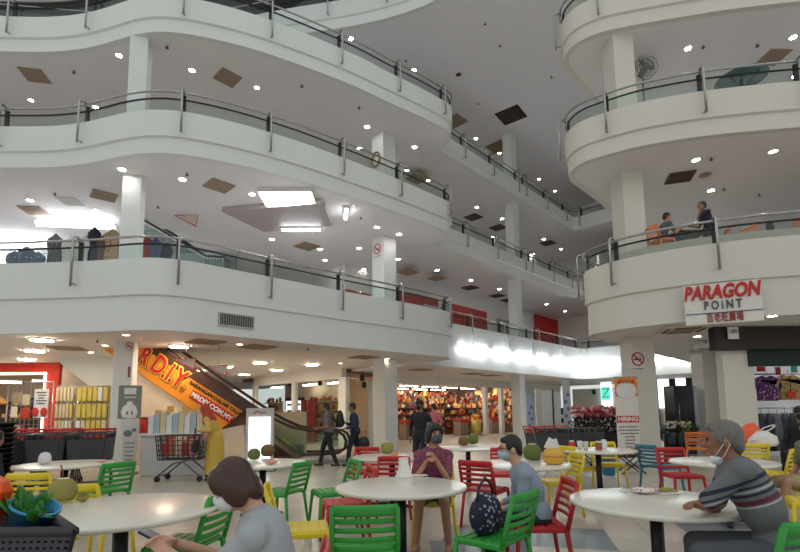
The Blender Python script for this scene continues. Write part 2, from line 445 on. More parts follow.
# ------------------------------------------------------------------ railings
def nearest_px(pts, px, zref):
    best = None
    for i in range(len(pts) - 1):
        for k in range(6):
            q = pts[i].lerp(pts[i + 1], k / 6); x, y = proj((q.x, q.y, zref))
            if best is None or abs(x - px) < best[0]: best = (abs(x - px), q, (pts[i + 1] - pts[i]).normalized())
    return best[1], best[2]
def path_len_pts(pts, a, b):
    return pts[a:b]
def railing(label, pts, lv, posts, side, group='balcony railings', drop=0.62, ptlist=None):
    zt = ZT[lv]; s = side
    o = thing('balcony_railing', label, 'railing', (pts[len(pts) // 2].x, pts[len(pts) // 2].y, zt), group=None)
    base = Vector(o.location)
    L = lambda p: Vector(p) - base
    rail = offset(pts, 0.05 * s); low = offset(pts, -0.03 * s)
    MB().tube([L((p.x, p.y, zt + 0.50)) for p in rail], 0.028, 8).build('handrail', CHROME, o)
    MB().tube([L((p.x, p.y, zt + 0.36)) for p in low], 0.024, 6).build('lower_rail', DARKM, o)
    g = MB(); vs = []; fs = []
    ga = offset(pts, -0.045 * s); gb = offset(pts, -0.055 * s)
    for a, b in zip(ga, gb):
        vs += [L((a.x, a.y, zt + 0.0)), L((a.x, a.y, zt + 0.35)), L((b.x, b.y, zt + 0.35)), L((b.x, b.y, zt + 0.0))]
    for i in range(len(ga) - 1):
        for j in range(4): fs.append((i * 4 + j, i * 4 + (j + 1) % 4, i * 4 + 4 + (j + 1) % 4, i * 4 + 4 + j))
    g.add(vs, fs); g.build('glass_panel', GLASS, o)
    P = [nearest_px(pts, px, zt) for px in posts] if ptlist is None else ptlist
    for q, t in P:
        r = Vector((t.y, -t.x, 0)) * s           # towards the atrium
        up = []
        up.append(q + r * 0.02 + Vector((0, 0, zt + 0.46)))
        for k in range(6):
            a = PI / 2 * k / 5
            up.append(q + r * (0.02 + 0.17 * math.sin(a)) + Vector((0, 0, zt + 0.46 + 0.10 * (1 - (1 - math.cos(PI / 2 - a)) ** 1) * 1.0)) if False else q + r * (0.04 + 0.16 * math.sin(a)) + Vector((0, 0, zt + 0.48 + 0.09 * math.cos(a))))
        up.append(q + r * 0.2 + Vector((0, 0, zt - drop)))
        MB().tube([L(p) for p in up], 0.03, 8).build('post', CHROME, o)
        MB().tube([L(q + r * 0.2 + Vector((0, 0, zt - drop + 0.07))), L(q + r * 0.04 + Vector((0, 0, zt - drop + 0.07)))], 0.02, 6).build('wall_bracket', CHROME, o)
        i = q - r * 0.06
        MB().box(L((i.x, i.y, zt + 0.24)), (0.1, 0.05, 0.5), rz=math.atan2(t.y, t.x)).build('inner_post', DARKM, o)
    return o
LP = {1: [79, 178, 268, 339, 399, 446], 2: [5, 85, 183, 269, 341, 398, 446], 3: [13, 92, 186, 271, 340, 397, 442]}
for lv, word in ((1, 'lowest'), (2, 'middle'), (3, 'topmost')):
    pts = LC[lv][:-8]
    e = [(LC[lv][-4], (LC[lv][-3] - LC[lv][-5]).normalized())]
    P = [nearest_px(LC[lv][:-12], px, ZT[lv]) for px in LP[lv]] + e
    railing('steel and glass railing on the %s curved white balcony at the left' % word, LC[lv][:-1], lv, None, 1, ptlist=P)
RP = {1: [615.5, 716], 2: [607, 701.5, 799], 3: [598, 690, 790]}
for lv, word in ((1, 'lowest'), (2, 'middle'), (3, 'topmost')):
    k = 60 + 9
    e = [(RC[lv][k], (RC[lv][k + 1] - RC[lv][k - 1]).normalized())]
    P = [nearest_px(RC[lv][:60], px, ZT[lv]) for px in RP[lv]] + e + [(RC[lv][-3], G), (RC[lv][-2], G)]
    railing('steel and glass railing on the %s rounded cream balcony at the right' % word, RC[lv], lv, None, -1, ptlist=P)
GP = {1: [468, 499.6, 526, 534, 556, 574], 2: [466, 496, 524, 531, 552, 570], 3: [466, 495, 520.5, 528, 549, 568]}
for lv, word in ((1, 'lowest'), (2, 'middle'), (3, 'topmost')):
    pts = LC[lv + 100]
    c0 = pts[3]
    P = [(onG(sG(px), 0), G) for px in GP[lv]] + [(c0 + N * d, N) for d in (0.2, 2.2, 4.4, 6.6, 8.8)]
    railing('steel and glass railing along the straight %s gallery in the middle distance' % word, pts[:6], lv, None, 1, ptlist=P, drop=0.6 if lv > 1 else 0.95)
railing('steel railing on the balcony edge at the top of the picture', L4, 4, [210, 330, 388], 1)
# ------------------------------------------------------------------ ceiling fittings
RIM = mat('light_rim', (0.75, 0.75, 0.73), 0.5)
def bulbm(name, col, s): return emis(name, col, s)
COOL = bulbm('lamp_cool', (1.0, 0.97, 0.92), 80); WARM = bulbm('lamp_warm', (1.0, 0.80, 0.55), 34); SHOPL = bulbm('lamp_shop', (1.0, 0.84, 0.64), 65)
def downlight_proto(m, r=0.09):
    t = thing('ceiling_light', 'x', 'ceiling light')
    MB().lathe([(r * 1.25, 0), (r * 1.25, -0.012), (r, -0.02), (r * 0.98, -0.004), (r * 1.0, 0)], n=18).build('light_rim', RIM, t)
    MB().lathe([(0.001, -0.006), (r * 0.97, -0.006), (r * 0.97, -0.012), (0.001, -0.016)], n=18).build('lamp_disc', m, t)
    return t
def place_set(proto, used, spots, z, label, group):
    for px, py in spots:
        p = at_z(px, py, z)
        if not used[0]: o = proto; used[0] = True
        else: o = copy_tree(proto)
        o.location = (p.x, p.y, z); o['label'] = label; o['group'] = group
dc = downlight_proto(COOL); uc = [False]; dw = downlight_proto(WARM, 0.08); uw = [False]
S3, S2, S1, S4 = ZB[3], ZB[2], ZB[1], ZB[4]
place_set(dc, uc, [(119, 55), (192, 70), (96, 107), (367, 126.5), (414.5, 147), (359, 148), (382, 160), (407, 170), (428, 180)], S3, 'round white downlight in the soffit under the topmost left balcony', 'downlights under the topmost left balcony')
place_set(dw, uw, [(31, 100), (257, 87.5)], S3, 'round warm orange downlight in the soffit under the topmost left balcony', 'warm downlights under the topmost left balcony')
place_set(dc, uc, [(122, 169), (182.5, 179), (30, 200), (96, 210), (252, 194), (377, 227), (399, 234), (359, 248), (320, 249), (272, 239), (398, 259), (363.5, 269), (325, 260), (437, 270)], S2, 'round white downlight in the soffit under the middle left balcony', 'downlights under the middle left balcony')
place_set(dc, uc, [(351, 38.5), (414, 70), (476, 138.5), (499.5, 153), (539, 179), (555, 191)], S4, 'round white downlight in the high grey hall ceiling', 'downlights in the hall ceiling')
place_set(dc, uc, [(477, 207), (502, 218.6), (470, 227.5), (492.5, 237), (544, 239), (561, 249), (533, 254)], GB[3], 'round white downlight in the soffit under the topmost straight gallery', 'downlights under the topmost straight gallery')
place_set(dc, uc, [(471, 280), (499.6, 289), (467.6, 295), (546.6, 304), (565, 311), (536, 315)], GB[2], 'round white downlight in the soffit under the middle straight gallery', 'downlights under the middle straight gallery')
place_set(dc, uc, [(688, 48), (793, 37), (795, 76)], S3, 'round white downlight in the soffit under the topmost right balcony', 'downlights under the topmost right balcony')
place_set(dc, uc, [(696, 159.5), (773, 151), (711, 190)], S2, 'round white downlight in the soffit under the middle right balcony', 'downlights under the middle right balcony')
place_set(dw, uw, [(126, 334.5), (105, 345), (91, 352), (239.6, 344), (340.6, 363), (387, 358.5), (432, 362.5)], S1, 'small round warm downlight in the ground floor soffit', 'small ground floor downlights')
# large drum lights in the ground floor soffit
big = thing('ceiling_light', 'x', 'ceiling light')
MB().lathe([(0.27, 0), (0.27, -0.02), (0.24, -0.035), (0.0, -0.036)], n=24).build('light_rim', RIM, big)
MB().lathe([(0.235, -0.034), (0.235, -0.05), (0.12, -0.06), (0.001, -0.062)], n=24).build('diffuser', SHOPL, big)
place_set(big, [False], [(42, 339), (35, 350), (27, 358.5), (179, 345.5), (260, 362), (226, 366), (199, 370), (277, 369.6), (312, 364), (244, 374)], S1, 'large round bright drum light in the ground floor soffit', 'large ground floor ceiling lights')
place_set(dc, uc, [(697, 336), (772, 315.5)], S1, 'small white downlight in the soffit under the lowest right balcony', 'downlights under the lowest right balcony')
# air vents: a wooden coloured frame with slats
VM = mat('vent_tan', srgb(158, 138, 116), 0.6); VD = mat('vent_dark', srgb(84, 68, 58), 0.7); VK = mat('vent_black', srgb(38, 30, 28), 0.7)
def vent(px, py, z, s, rz, label, m=VM, group=None, sy=None):
    p = at_z(px, py, z); sy = sy or s
    o = thing('air_vent', label, 'air vent', (p.x, p.y, z), rz, group)
    MB().box((0, 0, -0.008), (s, sy, 0.012)).build('backing', VD, o)
    f = MB()
    for a in (-1, 1): f.box((a * s / 2, 0, -0.015), (0.04, sy + .04, 0.03)); f.box((0, a * sy / 2, -0.015), (s, 0.04, 0.03))
    f.build('frame', m, o)
    v = MB(); n = 7
    for k in range(n): v.box((0, -sy / 2 + (k + .5) * sy / n, -0.02), (s - 0.03, sy / n * 0.72, 0.006), rx=-0.25)
    v.build('slats', m, o)
vent(34.5, 75, S3, 0.6, 0.2, 'tan air vent above the warm downlight in the topmost left soffit')
vent(227.5, 77.5, S3, 0.62, ag, 'tan diamond shaped air vent right of two downlights in the topmost left soffit')
vent(34.5, 210.5, S2, 0.62, 0.15, 'tan air vent left end of the middle left soffit above the clothes')
vent(104, 195.5, S2, 0.6, 0.7, 'brown air vent beside the left column in the middle left soffit')
vent(70, 201.5, S2, 0.5, 0.15, 'pale vent panel between the two brown vents left of the left column', RIM)
vent(219, 185.5, S2, 0.62, ag, 'tan diamond shaped air vent left of the bright light box')
vent(307, 246, S2, 0.7, ag, 'brown air vent below the bright light box in the middle left soffit')
vent(408, 272, S2, 0.7, ag, 'brown air vent right of the middle column top in the middle left soffit')
vent(437, 278, S2, 0.7, ag, 'small brown air vent near the end of the middle left soffit')
vent(418, 178, S3, 0.8, ag, 'brown air vent near the end of the topmost left soffit')
vent(511, 115, S4, 1.15, ag + 0.12, 'big black square vent in the high grey hall ceiling', VK)
vent(455, 121, S4, 0.9, ag, 'tan square vent in the hall ceiling close to the end of the topmost left balcony')
vent(498, 146.5, S4, 1.0, ag, 'tan square vent between two downlights in the hall ceiling')
for px, py, lab in ((473.5, 217, 'left'), (498, 227.5, 'middle'), (548, 243, 'right')): vent(px, py, GB[3], 0.75, ag, '%s one of three dark vents under the topmost straight gallery' % lab, VD)
for px, py, lab in ((470, 287.6, 'left'), (497, 295.6, 'middle'), (508, 300, 'right')): vent(px, py, GB[2], 0.7, ag, '%s one of three dark vents under the middle straight gallery' % lab, VD)
for px, py, lab in ((206, 341.5, 'beside the orange escalator sign'), (258, 346.6, 'between two ceiling lights in the middle'), (364, 357, 'left of the middle column'), (68, 348, 'right of the drum lights at the left'), (421, 369.5, 'left of two pairs over the bright shop'), (473, 373.5, 'in front of the bright shop'), (490.5, 375.2, 'nearest the gallery column')):
    vent(px, py, S1 if px < 415 else GB[1], 0.75, 0.3 if px < 100 else ag, 'brown ground floor soffit vent ' + lab, VM)
vent(680, 177, S2, 0.62, -0.3, 'dark rectangular vent in the middle right soffit above the two diners', VD, None, 0.62)
vent(773, 57, S3, 0.62, 0.05, 'tan rectangular vent in the topmost right soffit')
o = tag(MB().lathe([(0.16, 0), (0.16, -0.015), (0.02, -0.03)], n=20).build('ceiling_speaker', VM), 'round brown speaker beside the dark vent in the middle right soffit', 'speaker'); p = at_z(705, 175, S2); o.location = p
o = tag(MB().lathe([(0.12, 0), (0.12, -0.015), (0.02, -0.03)], n=20).build('ceiling_detector', VD), 'small round grey detector in the hall ceiling left of the big black vent', 'smoke detector'); o.location = at_z(458.5, 74.5, S4)
SPK = mat('sprinkler_metal', (0.12, 0.12, 0.12), 0.5, 0.5)
sp = MB().tube([(0, 0, 0.03), (0, 0, -0.06)], 0.02, 8).lathe([(0.05, -0.06), (0.05, -0.066), (0.001, -0.07)], n=12).build('ceiling_sprinkler', SPK)
first = True
for z, lst, nm in ((S3, [(74, 71), (167, 46), (302, 85), (359, 107)], 'topmost left'), (S2, [(55, 193), (187, 173), (158, 206), (361, 217), (136, 198)], 'middle left'), (S4, [(485, 23), (500, 45), (551.5, 76.5), (478, 103), (406, 60)], 'hall ceiling'), (S1, [(97.5, 340), (308, 348)], 'ground floor'), (S3, [(703, 46), (757.5, 44.5)], 'topmost right'), (S2, [(711, 158), (724, 188), (759, 194)], 'middle right')):
    for px, py in lst:
        c = sp if first else sp.copy()
        if not first: C.objects.link(c)
        first = False
        c.location = at_z(px, py, z); c['label'] = 'tiny dark sprinkler head in the %s soffit' % nm if 'hall' not in nm else 'tiny dark sprinkler head in the hall ceiling'; c['category'] = 'sprinkler'; c['group'] = 'sprinkler heads, ' + nm
# bright light box, tubes and slanting escalator underside under the second balcony
TUBE = emis('tube_white', (0.93, 0.96, 1.0), 22)
def tube_light(p, L, rz, label, r=0.05, tilt=0, group=None):
    o = thing('ceiling_tube_light', label, 'tube light', p, rz, group)
    MB().box((0, 0, 0.05), (L, 0.12, 0.06), ry=tilt).build('housing', RIM, o)
    a = Vector((math.cos(tilt), 0, -math.sin(tilt))) * (L * .48)
    MB().tube([-a, a], r, 10).build('tube', TUBE, o)
p = at_z(288, 199, S2 - 0.12)
o = thing('light_box', 'wide glowing white light box in the soffit under the middle left balcony', 'light box', (p.x, p.y, S2), 0.03)
MB().box((0, 0, -0.06), (1.55, 0.95, 0.12)).build('frame', RIM, o)
MB().box((0, 0, -0.135), (1.5, 0.9, 0.03)).build('diffuser', emis('box_white', (0.95, 0.97, 1.0), 9), o)
tube_light(at_z(346, 214, S2 - 0.12), 0.75, PI / 2 + 0.15, 'short bright tube light on the soffit right of the slanting panel')
# ------------------------------------------------------------------ shops and signs
def sGd(px, d):
    r = ray(px, 400); nrm = Vector((r.y, -r.x, 0)); a = GL0 + N * d
    return -(a.dot(nrm)) / (G.dot(nrm))
def M_(n, r, g, b, rough=0.5, **k): return mat(n, srgb(r, g, b), rough, **k)
RED = M_('shop_red', 206, 52, 34); WHITE = M_('white_plastic', 225, 225, 222, 0.4); GREYM = M_('grey_metal', 150, 150, 150, 0.35, metal=0.5)
BLACKP = M_('black_plastic', 26, 27, 30, 0.45); WIRE = M_('chrome_wire', 170, 170, 168, 0.3, metal=0.7); YEL = M_('package_yellow', 214, 190, 92); BEIGE = M_('package_beige', 214, 196, 160)
ORANGE = M_('banner_orange', 240, 148, 30, 0.5); YTXT = M_('letter_yellow', 250, 214, 60); RTXT = M_('letter_red', 196, 34, 26); DTXT = M_('letter_dark', 60, 40, 20); WTXT = M_('letter_white', 245, 245, 240)
BROWN = M_('brown_trim', 70, 40, 28, 0.4)
PAL = [M_('goods_%d' % i, *c) for i, c in enumerate([(196, 60, 40), (226, 160, 60), (236, 224, 200), (120, 74, 44), (60, 46, 40), (206, 120, 90), (90, 110, 140), (240, 200, 120), (150, 40, 40), (176, 150, 120)])]
def goods(name, label, spots, seed, parent=None):
    """many small packets, boxes, bottles and hanging goods; spots = list of (origin, u, v, w, count, size)"""
    rnd = random.Random(seed)
    mb = MB(); mats = []
    for org, u, v, wv, n, sz in spots:
        for k in range(n):
            p = Vector(org) + Vector(u) * rnd.random() + Vector(v) * rnd.random() + Vector(wv) * rnd.random()
            s = sz * rnd.uniform(0.6, 1.5); a = math.atan2(Vector(u).y, Vector(u).x)
            f0 = len(mb.f)
            if rnd.random() < 0.3: mb.lathe([(s * .3, 0), (s * .32, s * .8), (s * .12, s * 1.0), (s * .12, s * 1.2)], p, 7)
            else: mb.box(p + Vector((0, 0, s * .5)), (s * rnd.uniform(.5, 1), s * .4, s * rnd.uniform(.7, 1.5)), rz=a)
            mi = rnd.randrange(len(PAL)); mats += [mi] * (len(mb.f) - f0)
    o = mb.build(name, None)
    for m in PAL: o.data.materials.append(m)
    o.data.polygons.foreach_set('material_index', mats)
    if parent: o.parent = parent
    return tag(o, label, 'shop goods', kind='stuff') if label else o
def sign_no_smoking(p, face, sz, label):
    """round no smoking sign on a white plate; face = outward direction"""
    x = Vector((-face.y, face.x, 0)); M = frame3(p, x)
    o = thing('no_smoking_sign', label, 'sign', p); Mi = Matrix.Translation(-Vector(p)) @ M
    def put(mb, n, m):
        q = mb.build(n, m, o); q.data.transform(Mi); return q
    put(MB().box((0, -sz * .1, 0.004), (sz * 1.15, sz * 1.45, 0.008)), 'plate', WHITE)
    r = MB().tube([(sz * .43 * math.cos(t * PI / 14), sz * .43 * math.sin(t * PI / 14), 0.012) for t in range(28)], sz * .05, 6, closed=True)
    r.tube([(-sz * .3, sz * .3, 0.014), (sz * .3, -sz * .3, 0.014)], sz * .05, 6); put(r, 'red_ring', RTXT)
    c = MB().box((-.02 * sz, -.03 * sz, 0.011), (sz * .5, sz * .1, 0.008)).tube([(sz * .2, 0.05 * sz, .012), (sz * .22, sz * .15, .012), (sz * .12, sz * .2, .012)], sz * .02, 5); put(c, 'cigarette_symbol', BLACKP)
    text('caption', 'NO SMOKING', sz * .13, DTXT, Mi @ Matrix.Translation((0, -sz * .68, 0.012)), o, 0.004)
# --- signs on the columns
ca = COLS['a']; f = Vector((math.sin(math.radians(14)), -math.cos(math.radians(14)), 0)); xa = Vector((f.y * -1, f.x, 0))
def on_face(col, rz, half, px, py):
    f = Vector((math.sin(rz), -math.cos(rz), 0)); d = ray(px, py)
    q = Vector((col.x, col.y, 0)) + f * half
    t = (q - Vector((0, 0, 0))).dot(f) / Vector((d.x, d.y, 0)).dot(f)
    p = CO + d * t; return p + f * 0.003, f
r14 = math.radians(14)
p, f = on_face(ca, r14, 0.23, 129.5, 346); sign_no_smoking(p, f, 0.2, 'small round no smoking sign high on the left white column')
p, f = on_face(ca, r14, 0.23, 129, 372); tag(MB().box((0, 0, 0), (0.05, 0.008, 0.28), rz=r14).build('column_label', M_('label_red', 150, 60, 50)), 'thin red vertical label in the middle of the left white column', 'label').location = p
# R column
pr6 = math.radians(6); cr = COLS['r']
p, f = on_face(cr, pr6, 0.30, 637.5, 359); sign_no_smoking(p, f, 0.38, 'large round no smoking sign on the right cream column')
p, f = on_face(COLS['b'], ag - PI / 2 + PI / 2, 0.32, 376, 250)
p = at_y(376, 250, COLS['b'].y - 0.45)
nb = Vector((-G.y * 0 - N.x * 0, 0, 0))
fb = Vector((-G.x, -G.y, 0)); qb = Vector((COLS['b'].x, COLS['b'].y, 0)) + fb * 0.322; d = ray(377.5, 249)
p = CO + d * (qb.dot(fb) / Vector((d.x, d.y, 0)).dot(fb)); sign_no_smoking(p, fb, 0.42, 'round no smoking sign on the middle column at the first balcony level')
d = ray(383.5, 160); p = CO + d * (qb.dot(fb) / Vector((d.x, d.y, 0)).dot(fb)); d = ray(377, 160); p = CO + d * (qb.dot(fb) / Vector((d.x, d.y, 0)).dot(fb))
o = MB().tube([(0.2 * math.cos(k * PI / 12), 0, 0.28 * math.sin(k * PI / 12)) for k in range(24)], 0.035, 6, closed=True).build('wreath', M_('wreath_brown', 150, 105, 80)); o.location = p + fb * .06; o.rotation_euler = (0, 0, math.atan2(fb.y, fb.x) + PI / 2); tag(o, 'brown oval ring hung on the middle column at the second balcony level', 'wall ornament')
# --- PARAGON POINT sign on the right fascia
def fascia_point(curve, px, py, lv):
    q, t = nearest_px(curve, px, 3.9); return q, t
qa, ta = nearest_px(RC[1][:60], 681, 3.8); qb_, tb = nearest_px(RC[1][:60], 760, 3.8)
xd = (qb_ - qa).normalized(); fo = Vector((xd.y, -xd.x, 0))
mid = (qa + qb_) / 2 + fo * 0.22
zc = at_y(720, 303, mid.y).z
W_ = (qb_ - qa).length
SG = thing('mall_sign', 'white mall name sign with red and dark letters on the lowest right balcony front', 'sign', (mid.x, mid.y, zc))
Mi = Matrix.Translation(-Vector((mid.x, mid.y, zc))) @ frame3((mid.x, mid.y, zc), xd)
b_ = MB().box((0, 0.0, -0.01), (W_ * 0.96, 0.86, 0.05)).build('board', M_('sign_board', 226, 222, 214), SG); b_.data.transform(Mi)
text('letters', 'PARAGON', 0.41, RTXT, Mi @ Matrix.Translation((-0.02, 0.235, 0.03)), SG, 0.03, 0.014, 0.22, sx=0.68, space=1.02)
text('letters', 'POiNT', 0.26, M_('letter_slate', 60, 74, 80), Mi @ Matrix.Translation((0.0, -0.045, 0.03)), SG, 0.03, 0.002, 0.0, space=1.45, sx=0.68)
r_ = MB().box((0, -0.2, 0.025), (W_ * .95, 0.016, 0.012)).build('underline', M_('letter_blue', 60, 80, 130), SG); r_.data.transform(Mi)
text('letters', '百老旺廣場', 0.215, M_('letter_maroon', 150, 50, 46), Mi @ Matrix.Translation((0.02, -0.315, 0.03)), SG, 0.02, 0.002, 0.0, space=1.12, sx=0.58)
q, t = nearest_px(RC[1][:60], 758.5, 3.6); p = at_y(758.5, 309, q.y - 0.1)
tag(MB().box((0, 0, 0), (0.05, 0.1, 0.26)).build('wall_plate', M_('plate_brass', 170, 140, 80)), 'small narrow brass plate right of the mall name sign', 'plate').location = p
# fascia grille on the lowest left balcony
q, t = nearest_px(LC[1][:80], 236, 3.6); p = at_y(236, 321, q.y - 0.0)
o = thing('air_grille', 'rectangular slatted air grille on the front of the lowest left balcony', 'air vent', p, math.atan2(t.y, t.x))
MB().box((0, 0.0, 0), (0.86, 0.05, 0.30)).build('backing', VD, o)
g_ = MB()
for k in range(14): g_.box((-0.39 + k * 0.06, -0.035, 0), (0.018, 0.03, 0.28))
g_.build('slats', GREYM, o)
fr = MB(); fr.box((0, -.035, .15), (.9, .04, .03)); fr.box((0, -.035, -.15), (.9, .04, .03)); fr.box((-.44, -.035, 0), (.03, .04, .3)); fr.box((.44, -.035, 0), (.03, .04, .3)); fr.build('frame', WIRE, o)
# --- bright tubes along the first straight gallery
TUBE2 = emis('tube_gallery', (0.92, 0.96, 1.0), 15)
for k, (pa, pb) in enumerate([(456, 464), (466, 486), (490, 508), (511, 529), (532, 546), (548, 562), (565, 576)]):
    a, b = onG(sG(pa), 0.17, 4.02), onG(sG(pb), 0.17, 4.02); m_ = (a + b) / 2; L = (b - a).length
    tube_light(m_, L * 0.92, ag, 'bright white tube light on the front of the lowest straight gallery, facing the hall', 0.09)
    bpy.data.objects[-1] if False else None
for k, dd in enumerate((1.0, 3.4, 5.8, 8.2, 10.6)):
    p = onG(S_END, 0) + N * dd - G * 0.2; p.z = 4.02
    tube_light(p, 2.2, math.atan2(N.y, N.x), 'bright white tube light on the far cross gallery front, behind the right column', 0.09)
for o in list(C.objects):
    if o.get('label', '').startswith('bright white tube light on the front'): o['group'] = 'tubes on the straight gallery front'
    if o.get('label', '').startswith('bright white tube light on the far'): o['group'] = 'tubes on the far gallery front'
for ob in list(C.objects):
    if ob.name.startswith('tube') and ob.data and ob.parent and 'front of the lowest' in ob.parent['label'] or (ob.name.startswith('tube') and ob.parent and 'far cross' in ob.parent.get('label', '')): ob.data.materials.clear(); ob.data.materials.append(TUBE2)
# --- coloured shop panels behind the galleries
def wall_panel(pa, pb, y0, y1, d, label, m, name='wall_panel', cat='shop panel'):
    a, b = onG(sGd(pa, d), d), onG(sGd(pb, d), d); zz0 = at_y((pa + pb) / 2, y1, ((a + b) / 2).y).z; zz1 = at_y((pa + pb) / 2, y0, ((a + b) / 2).y).z
    c = (a + b) / 2
    o = MB().box((0, 0, 0), ((b - a).length, 0.08, zz1 - zz0), rz=ag).build(name, m); o.location = (c.x, c.y, (zz0 + zz1) / 2)
    return tag(o, label, cat)
dp = dW + 0.16
PR = M_('panel_red', 176, 62, 54); PR2 = M_('panel_bright_red', 190, 24, 18)
wall_panel(453, 489, 308, 342, dp, 'dull red shop panel behind the lowest gallery, nearest the curved balcony', PR)
wall_panel(500, 512, 320, 348, dp, 'grey shop panel left of the gallery column on the lowest gallery', M_('panel_grey', 150, 142, 142))
wall_panel(538, 579, 320, 356, dp, 'bright red shop front right of the gallery column', PR2)
p0 = wall_panel(345, 371, 292, 306, dp, 'low dull red panel left of the middle column on the first balcony', PR)
wall_panel(399, 440, 296, 306, dp, 'low dull red panel right of the middle column on the first balcony', PR)
# dark shop fronts at the far end of the upper galleries
for lv, lab in ((3, 'topmost'), (2, 'middle')):
    p = onG(S_END + 4.5, 3.0); o = MB().box((0, 0, 0), (6.0, 0.12, 2.4), rz=math.atan2(N.y, N.x)).build('shop_shutter', M_('shutter_dark', 46, 56, 58)); o.location = (p.x, p.y, ZF[lv] + 1.2)
    tag(o, 'dark closed shop front at the far end of the %s gallery' % lab, 'shop front')
    for k in range(2):
        q = onG(S_END + 2.8, 2.0 + 2.0 * k); o = thing('dark_cabinet', ('left' if k == 0 else 'right') + ' dark display cabinet behind the far railing of the %s gallery' % lab, 'cabinet', (q.x, q.y, ZF[lv]), math.atan2(N.y, N.x))
        MB().bbox((0, 0, .75), (1.5, .5, 1.5), .02).build('body', M_('cab_dark', 34, 44, 46), o); MB().box((0, -.26, .8), (1.3, .02, 1.2)).build('door', M_('cab_door', 60, 66, 70, 0.2), o)
# --- bright DIY store behind the glass on the ground floor
hd = WC; d0 = dW
s0, s1 = (WC - GL0).dot(G) + 2.9, sGd(640, d0)
a, b = onG(s0, d0), onG(sGd(500, d0), d0)
wall_seg('trim_1', onG(s0, d0), onG(S_END + 5.5, d0), 2.78, 3.3, WALLM, 0.3)
ST_END = sGd(521, d0)
wall_seg('wall_store_right', onG(ST_END, d0), onG(ST_END, d0 - 9), 0, 3.3, M_('store_wall', 112, 80, 58))
wall_seg('wall_store_back', onG(s0, d0 - 9), onG(ST_END, d0 - 9), 0, 3.3, M_('store_wall', 112, 80, 58))
wall_seg('wall_gallery_ground', onG(ST_END, d0), onG(S_END + 5.5, d0), 0, 2.8)
struct(MB().prism([tuple(onG(s, d)[:2]) for s, d in ((s0 - 2.8, d0 - .1), (ST_END, d0 - .1), (ST_END, d0 - 9), (s0 - 2.8, d0 - 9))], 3.12, 3.28).build('ceiling_store', M_('store_ceiling', 120, 96, 78)))
for px in (369, 485, 501):
    p = onG(sGd(px, d0), d0)
    struct(MB().bbox((p.x, p.y, 1.4), (0.28 if px != 485 else 0.24, 0.24, 2.8), 0.01, ag).build('trim_2', WHITE))
SHL = M_('shelf_brown', 92, 62, 42)
rnd = random.Random(3)
Ls = ST_END - s0
k_ = 0
ords = ['nearest', 'second', 'third', 'fourth', 'fifth', 'sixth']
for row, dd in enumerate((2.6, 4.8, 7.2)):
    for k in range(5):
        sc_ = s0 + 1.4 + k * (Ls - 2.4) / 4.3; c = onG(sc_, d0 - dd)
        H = 1.7 + row * 0.4; wd = (Ls - 2.4) / 4.3 - 0.5
        o = thing('shop_shelf', 'brown goods rack in the bright store, %s from left in the %s row' % (ords[k] if k else 'first', ('front', 'middle', 'back')[row]), 'shelf', (c.x, c.y, 0), ag)
        MB().box((0, 0, H / 2), (wd, 0.05, H)).build('back_panel', SHL, o)
        for q in range(5): MB().box((0, -.2, 0.1 + q * (H - .1) / 4.3), (wd, 0.42, 0.04)).build('shelf_board', SHL, o)
        lab = 'mixed colourful packets filling the %s rack of the %s row in the bright store' % (ords[k] if k else 'first', ('front', 'middle', 'back')[row])
        sp_ = [(c + G * (-wd / 2) - Vector((N.x, N.y, 0)) * -0.05 + Vector((0, 0, 0.13 + q * (H - .1) / 4.3)), G * wd, N * 0.3, (0, 0, 0.02), 26, 0.17) for q in range(5)]
        goods('shop_goods', lab, sp_, 11 + k + row * 7)
goods('wall_hung_goods', 'goods hung over the right hand wall of the bright store', [(onG(ST_END - .3, d0 - .3) + Vector((0, 0, .4)), N * -6, G * .18, (0, 0, 2.2), 420, .2)], 71)
# goods hanging from the store ceiling
for k in range(3):
    c = onG(s0 + 1 + k * Ls / 3, d0 - 1.8 - k * 1.4); goods('hanging_goods', 'small goods hanging from the store ceiling, %s cluster' % ('left', 'middle', 'right')[k], [(c + Vector((0, 0, 1.85)), G * (Ls / 3.6), N * -1.5, (0, 0, 0.6), 100, 0.17)], 50 + k)
for k in range(18):
    c = onG(s0 + 0.9 + (k % 6) * Ls / 6, d0 - (1.4, 3.4, 6.0)[k // 6]); 
    o = thing('ceiling_tube_light', 'long warm tube light on the ceiling of the bright store', 'tube light', (c.x, c.y, 2.92), ag, 'store ceiling tubes')
    MB().box((0, 0, .1), (1.5, .2, .2)).build('housing', WHITE, o); MB().box((0, 0, -.01), (1.4, .16, .03)).build('tube', emis('tube_store', (1.0, 0.9, 0.74), 34), o)
# red checkout counters
for k, (pa, pb) in enumerate([(402, 420), (456, 478), (488, 498)]):
    dd = d0 - 0.9; a, b = onG(sGd(pa, dd), dd), onG(sGd(pb, dd), dd); c = (a + b) / 2; L = (b - a).length
    o = thing('checkout_counter', 'red topped checkout counter at the front of the bright store, %s of three' % ('leftmost', 'middle', 'rightmost')[k], 'counter', (c.x, c.y, 0), ag)
    MB().box((0, 0, .95), (L, .6, .08)).build('top', RED, o); MB().box((0, 0.05, .45), (L * .9, .5, .9)).build('body', M_('counter_grey', 150, 130, 112), o)
    MB().box((0, -.29, .8), (L, .03, .12)).build('front_band', RED, o)
